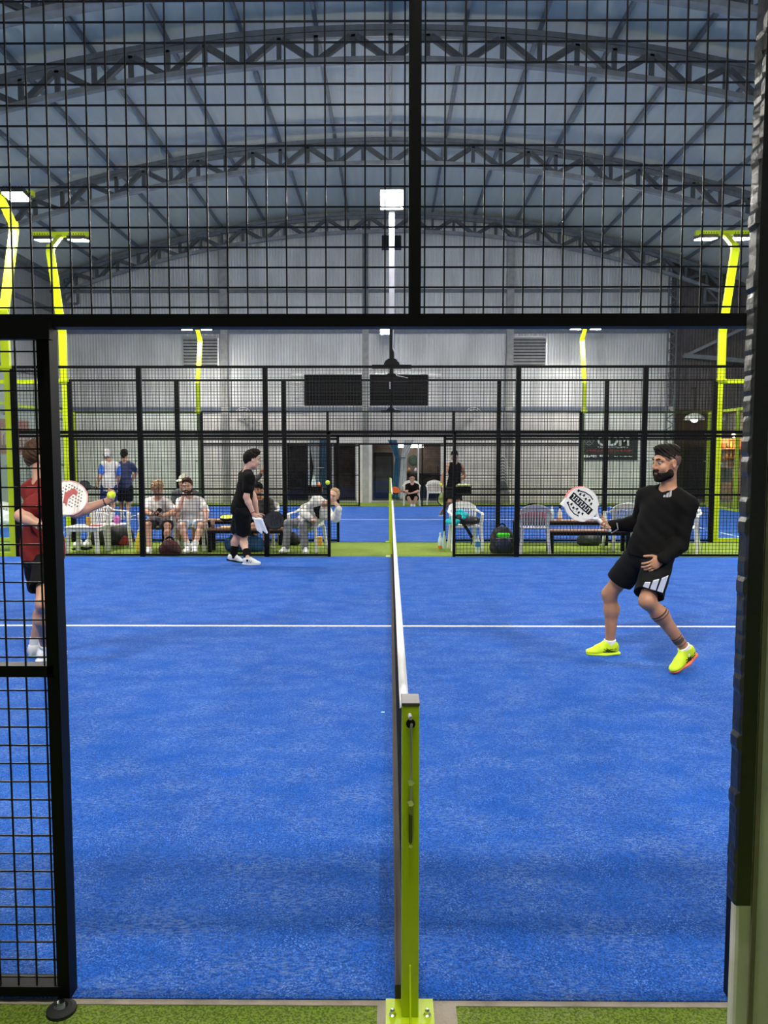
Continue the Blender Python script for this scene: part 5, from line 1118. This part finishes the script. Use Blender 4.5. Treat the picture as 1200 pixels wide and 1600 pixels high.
def backpack(c, label):
    e = empty('backpack', tuple(c), 0, label, 'backpack'); w, d, h = .20, .13, .44
    def f(sd): sd.ell(c+V(0, 0, .19), (w, d, .20), k=.05); sd.ell(c+V(0, .01, .31), (w*.88, d*.85, .14), k=.06); sd.cap(c+V(-.12, 0, .07), c+V(.12, 0, .07), .09, k=.06); sd.cut(c, (0, 0, -1)); sd.noise = (.005, 24, 1.)
    blob('body', NYL, e, f)
    blob('front_pocket', NAVYB, e, lambda sd: (sd.ell(c+V(.015, -.10, .15), (.135, .075, .125), k=.02)))
    mb = MB(); mb.box((-.105, -.03, -.035), (.105, .03, .035), np.eye(3), c+V(.0, -.14, .315)); mb.build('green_flash', mat('neon_green', (.08, .80, .02), .5, var=0, ), e, bevel=.02)
    mb = MB(); mb.tube([c+V(-.12, -.165, .26), c+V(.015, -.185, .275), c+V(.14, -.16, .26)], .006, 6); mb.build('zip', LOGOG, e)
    mb = MB(); pts = [c+V(.05*math.cos(a), .02, .44+.05*math.sin(a)) for a in np.linspace(0, math.pi, 9)]; [mb.bar(a, b, .025, .01, ref=(0, 1, 0)) for a, b in zip(pts, pts[1:])]; mb.build('handle', BLACKM, e)
backpack(V(X(785, 10.55), 10.55, -.004), 'black backpack with a neon green flash on the grass, right of the doorway')
rb = bag('racket_bag', V(X(832, 11.72), 11.72, .45), (.25, .14, .135), REDB, 'red and black racket bag on the rear right bench behind the grey armchair', trim=BLACKM)
c = V(X(832, 11.72), 11.72, .45); mb = MB(); mb.box((c[0]-.27, c[1]-.14, .45), (c[0]+.27, c[1]+.1, .50)); mb.build('black_base', NYL, rb, bevel=.02)
# bag and towel on the chair right of the doorway
cx, cy = X(726, 10.95), 10.95
e = empty('shoulder_bag', (cx+.02, cy-.05, .43), 0, 'black shoulder bag slumped on the seat of the armchair right of the doorway', 'bag')
blob('body', NYL, e, lambda sd: (sd.ell(V(cx+.08, cy-.08, .515), (.20, .16, .075), k=.03), sd.ell(V(cx-.06, cy-.10, .55), (.13, .13, .09), k=.04)))
mb = MB(); pts = [(cx-.10, cy-.22, .54), (cx-.02, cy-.27, .44), (cx+.05, cy-.275, .33), (cx+.10, cy-.26, .24), (cx+.09, cy-.26, .12)]; [mb.bar(a, b, .05 if i < 3 else .015, .012, ref=(0, 1, 0)) for i, (a, b) in enumerate(zip(pts, pts[1:]))]; mb.build('strap', BLACKM, e)
sd = SDF()
for k in range(7): sd.cap(V(cx-.30+.035*k, cy-.10+.01*k, .50+.030*k-.02*(k % 2)), V(cx-.16+.03*k, cy-.20, .47+.025*k), .035, .03, k=.03)
sd.noise = (.005, 40, 2.); o = sdf_obj('towel', sd, .007, mat('turquoise_towel', (.02, .52, .56), .9, var=.12, vscale=20)); tag(o, 'turquoise towel bunched over the left arm of the armchair right of the doorway', 'towel')
# bottles on the grass
lathe_thing('water_bottle', BOT(.26, .037), V(X(688, 11.15), 11.15, -.004), PET, 'bottle with orange liquid at its bottom on the grass left of the bag chair', 'bottle', cap=(LOGOW, .016, .02), lab=(ORG, .005, .055))
lathe_thing('water_bottle', BOT(.29, .034), V(X(694, 11.1), 11.1, -.004), mat('clear_green_pet', (.48, .64, .56), .12), 'slim clear greenish bottle on the grass next to the bag chair', 'bottle', cap=(CAPG, .016, .02))
lathe_thing('water_bottle', BOT(.30, .042), V(X(747, 10.50), 10.50, -.004), PET, 'clear water bottle with a blue label on the grass right of the bag chair', 'bottle', cap=(CAPB, .018, .02), lab=(PETB, .11, .20))
lathe_thing('water_bottle', BOT(.24, .04), V(X(862, 11.72), 11.70, .45), PET, 'clear bottle on the rear right bench beside the red bag', 'bottle', cap=(LOGOG, .016, .02))
lathe_thing('drink_bottle', BOT(.22, .04), V(X(874, 11.72), 11.68, .45), mat('white_orange_bottle', (.75, .62, .50), .4), 'white bottle with a dark cap on the rear right bench', 'bottle', cap=(BLACKM, .018, .03), lab=(ORG, .02, .05))
# black bottle trays hooked on the second court fence
for px, lab, side in ((489, 'black wire tray with bottles hooked on the fence, left of the open doorway', 0), (722, 'black wire tray with pale yellow cloth hooked on the fence, right of the doorway', 1)):
    x = X(px, 12.0); Yt = 12.02; e = empty('wire_tray', (x, Yt, .95), 0, lab, 'tray', 'bottle trays on the fence'); w = .17 if not side else .16
    mb = MB()
    for z in (.93, 1.0, 1.065):
        for a, b in (((x-w, Yt-.09), (x+w, Yt-.09)), ((x-w, Yt+.07), (x+w, Yt+.07)), ((x-w, Yt-.09), (x-w, Yt+.07)), ((x+w, Yt-.09), (x+w, Yt+.07))): mb.bar((*a, z), (*b, z), .012)
    for k in range(12): xx_ = x-w+k*2*w/11; mb.bar((xx_, Yt-.09, .93), (xx_, Yt-.09, 1.065), .008); mb.bar((xx_, Yt-.09, .93), (xx_, Yt+.07, .93), .008)
    mb.box((x-w, Yt-.086, .935), (x+w, Yt-.08, 1.05)); mb.build('basket', BLACK, e)
    for s in (-1, 1): mb = MB(); mb.tube([(x+s*w*.8, Yt+.07, 1.03), (x+s*w*.8, Yt+.10, 1.06), (x+s*w*.8, Yt+.11, 1.00)], .007, 6); mb.build('hook', BLACK, e)
xt = X(489, 12.0)
lathe_thing('water_bottle', BOT(.31, .045), V(xt+.02, 12.0, .94), PET, 'clear bottle standing in the black fence tray beside the orange flask', 'bottle', cap=(CAPG, .018, .025), lab=(LOGOW, .09, .15))
lathe_thing('flask', [(0, 0), (.06, 0), (.068, .06), (.05, .12), (.025, .15), (.025, .17)], V(xt+.115, 12.0, .94), ORG, 'orange flask standing in the black fence tray beside the clear bottle', 'bottle', cap=(LOGOW, .02, .03))
sd = SDF(); xt2 = X(722, 12.0)
for k in range(5): sd.cap(V(xt2-.10+.05*k, 11.98, 1.05+.02*(k % 2)), V(xt2-.08+.055*k, 12.0, 1.06), .035, .03, k=.03)
o = sdf_obj('yellow_cloth', sd, .006, mat('pale_yellow_cloth', (.72, .76, .38), .85)); tag(o, 'pale yellow cloth piled in the black fence tray right of the doorway', 'cloth')
mb = MB(); c = ground(598, 1113, .004); mb.prism([(-.012, -.006), (.010, -.008), (.013, .006), (-.006, .008)], c, (1, 0, 0), (0, 1, 0), (0, 0, 1), .003); tag(mb.build('paper_scrap', mat('mint_scrap', (.45, .85, .80), .7, var=0)), 'tiny pale mint scrap lying on the blue turf left of the net', 'scrap')
# odds and ends on the grass
mb = MB(); c = V(X(497, 11.6), 11.6, -.004); mb.box((-.07, -.06, 0), (.07, .06, .16), np.eye(3), c); tag(mb.build('orange_box', mat('orange_carton', (.75, .38, .06), .6, var=.2), bevel=.006), 'small orange carton on the grass behind the legs of the woman\'s chair', 'carton')
for i, (px, lab) in enumerate(((120, 'white shoe standing under the little white table, the left one'), (134, 'white shoe standing under the little white table, the right one'))):
    c = V(X(px, 11.0), 11.0, -.004); e = empty('loose_shoe', tuple(c), 0, lab, 'shoe', 'loose white shoes')
    blob('upper', WS, e, lambda sd: (sd.ell(c+V(0, 0, .085), (.062, .13, .06), k=.03), sd.ell(c+V(0, .06, .12), (.05, .06, .06), k=.03), sd.ell(c+V(0, .07, .19), (.035, .04, .05), k=.01, sub=True), sd.cut(c+V(0, 0, .03), (0, 0, -1))), .006)
    mb = MB(); mb.box((-.06, -.12, 0), (.06, .12, .032), np.eye(3), c); mb.build('sole', BLACKM, e, bevel=.012)
sd = SDF(); c = V(X(8, 10.9), 10.9, .43)
for k in range(9): sd.cap(c+V(-.30+.07*k, -.12+.05*(k % 3), .36-.035*k), c+V(-.26+.075*k, -.25, .05+.03*(k % 2)), .05, .045, k=.04)
sd.noise = (.008, 26, .4); o = sdf_obj('jacket', sd, .01, mat('pale_grey_cloth', (.50, .52, .50), .9, var=.15)); tag(o, 'pale grey jacket thrown over the armchair at the far left edge', 'jacket')
w = bpy.data.worlds.new('world'); SC.world = w; w.use_nodes = True; w.node_tree.nodes['Background'].inputs[0].default_value = (.5, .6, .75, 1); w.node_tree.nodes['Background'].inputs[1].default_value = .02
vs_ = SC.view_settings; vs_.view_transform = 'Standard'; vs_.look = 'None'; vs_.gamma = 1; vs_.use_curve_mapping = False; vs_.exposure = EXPO
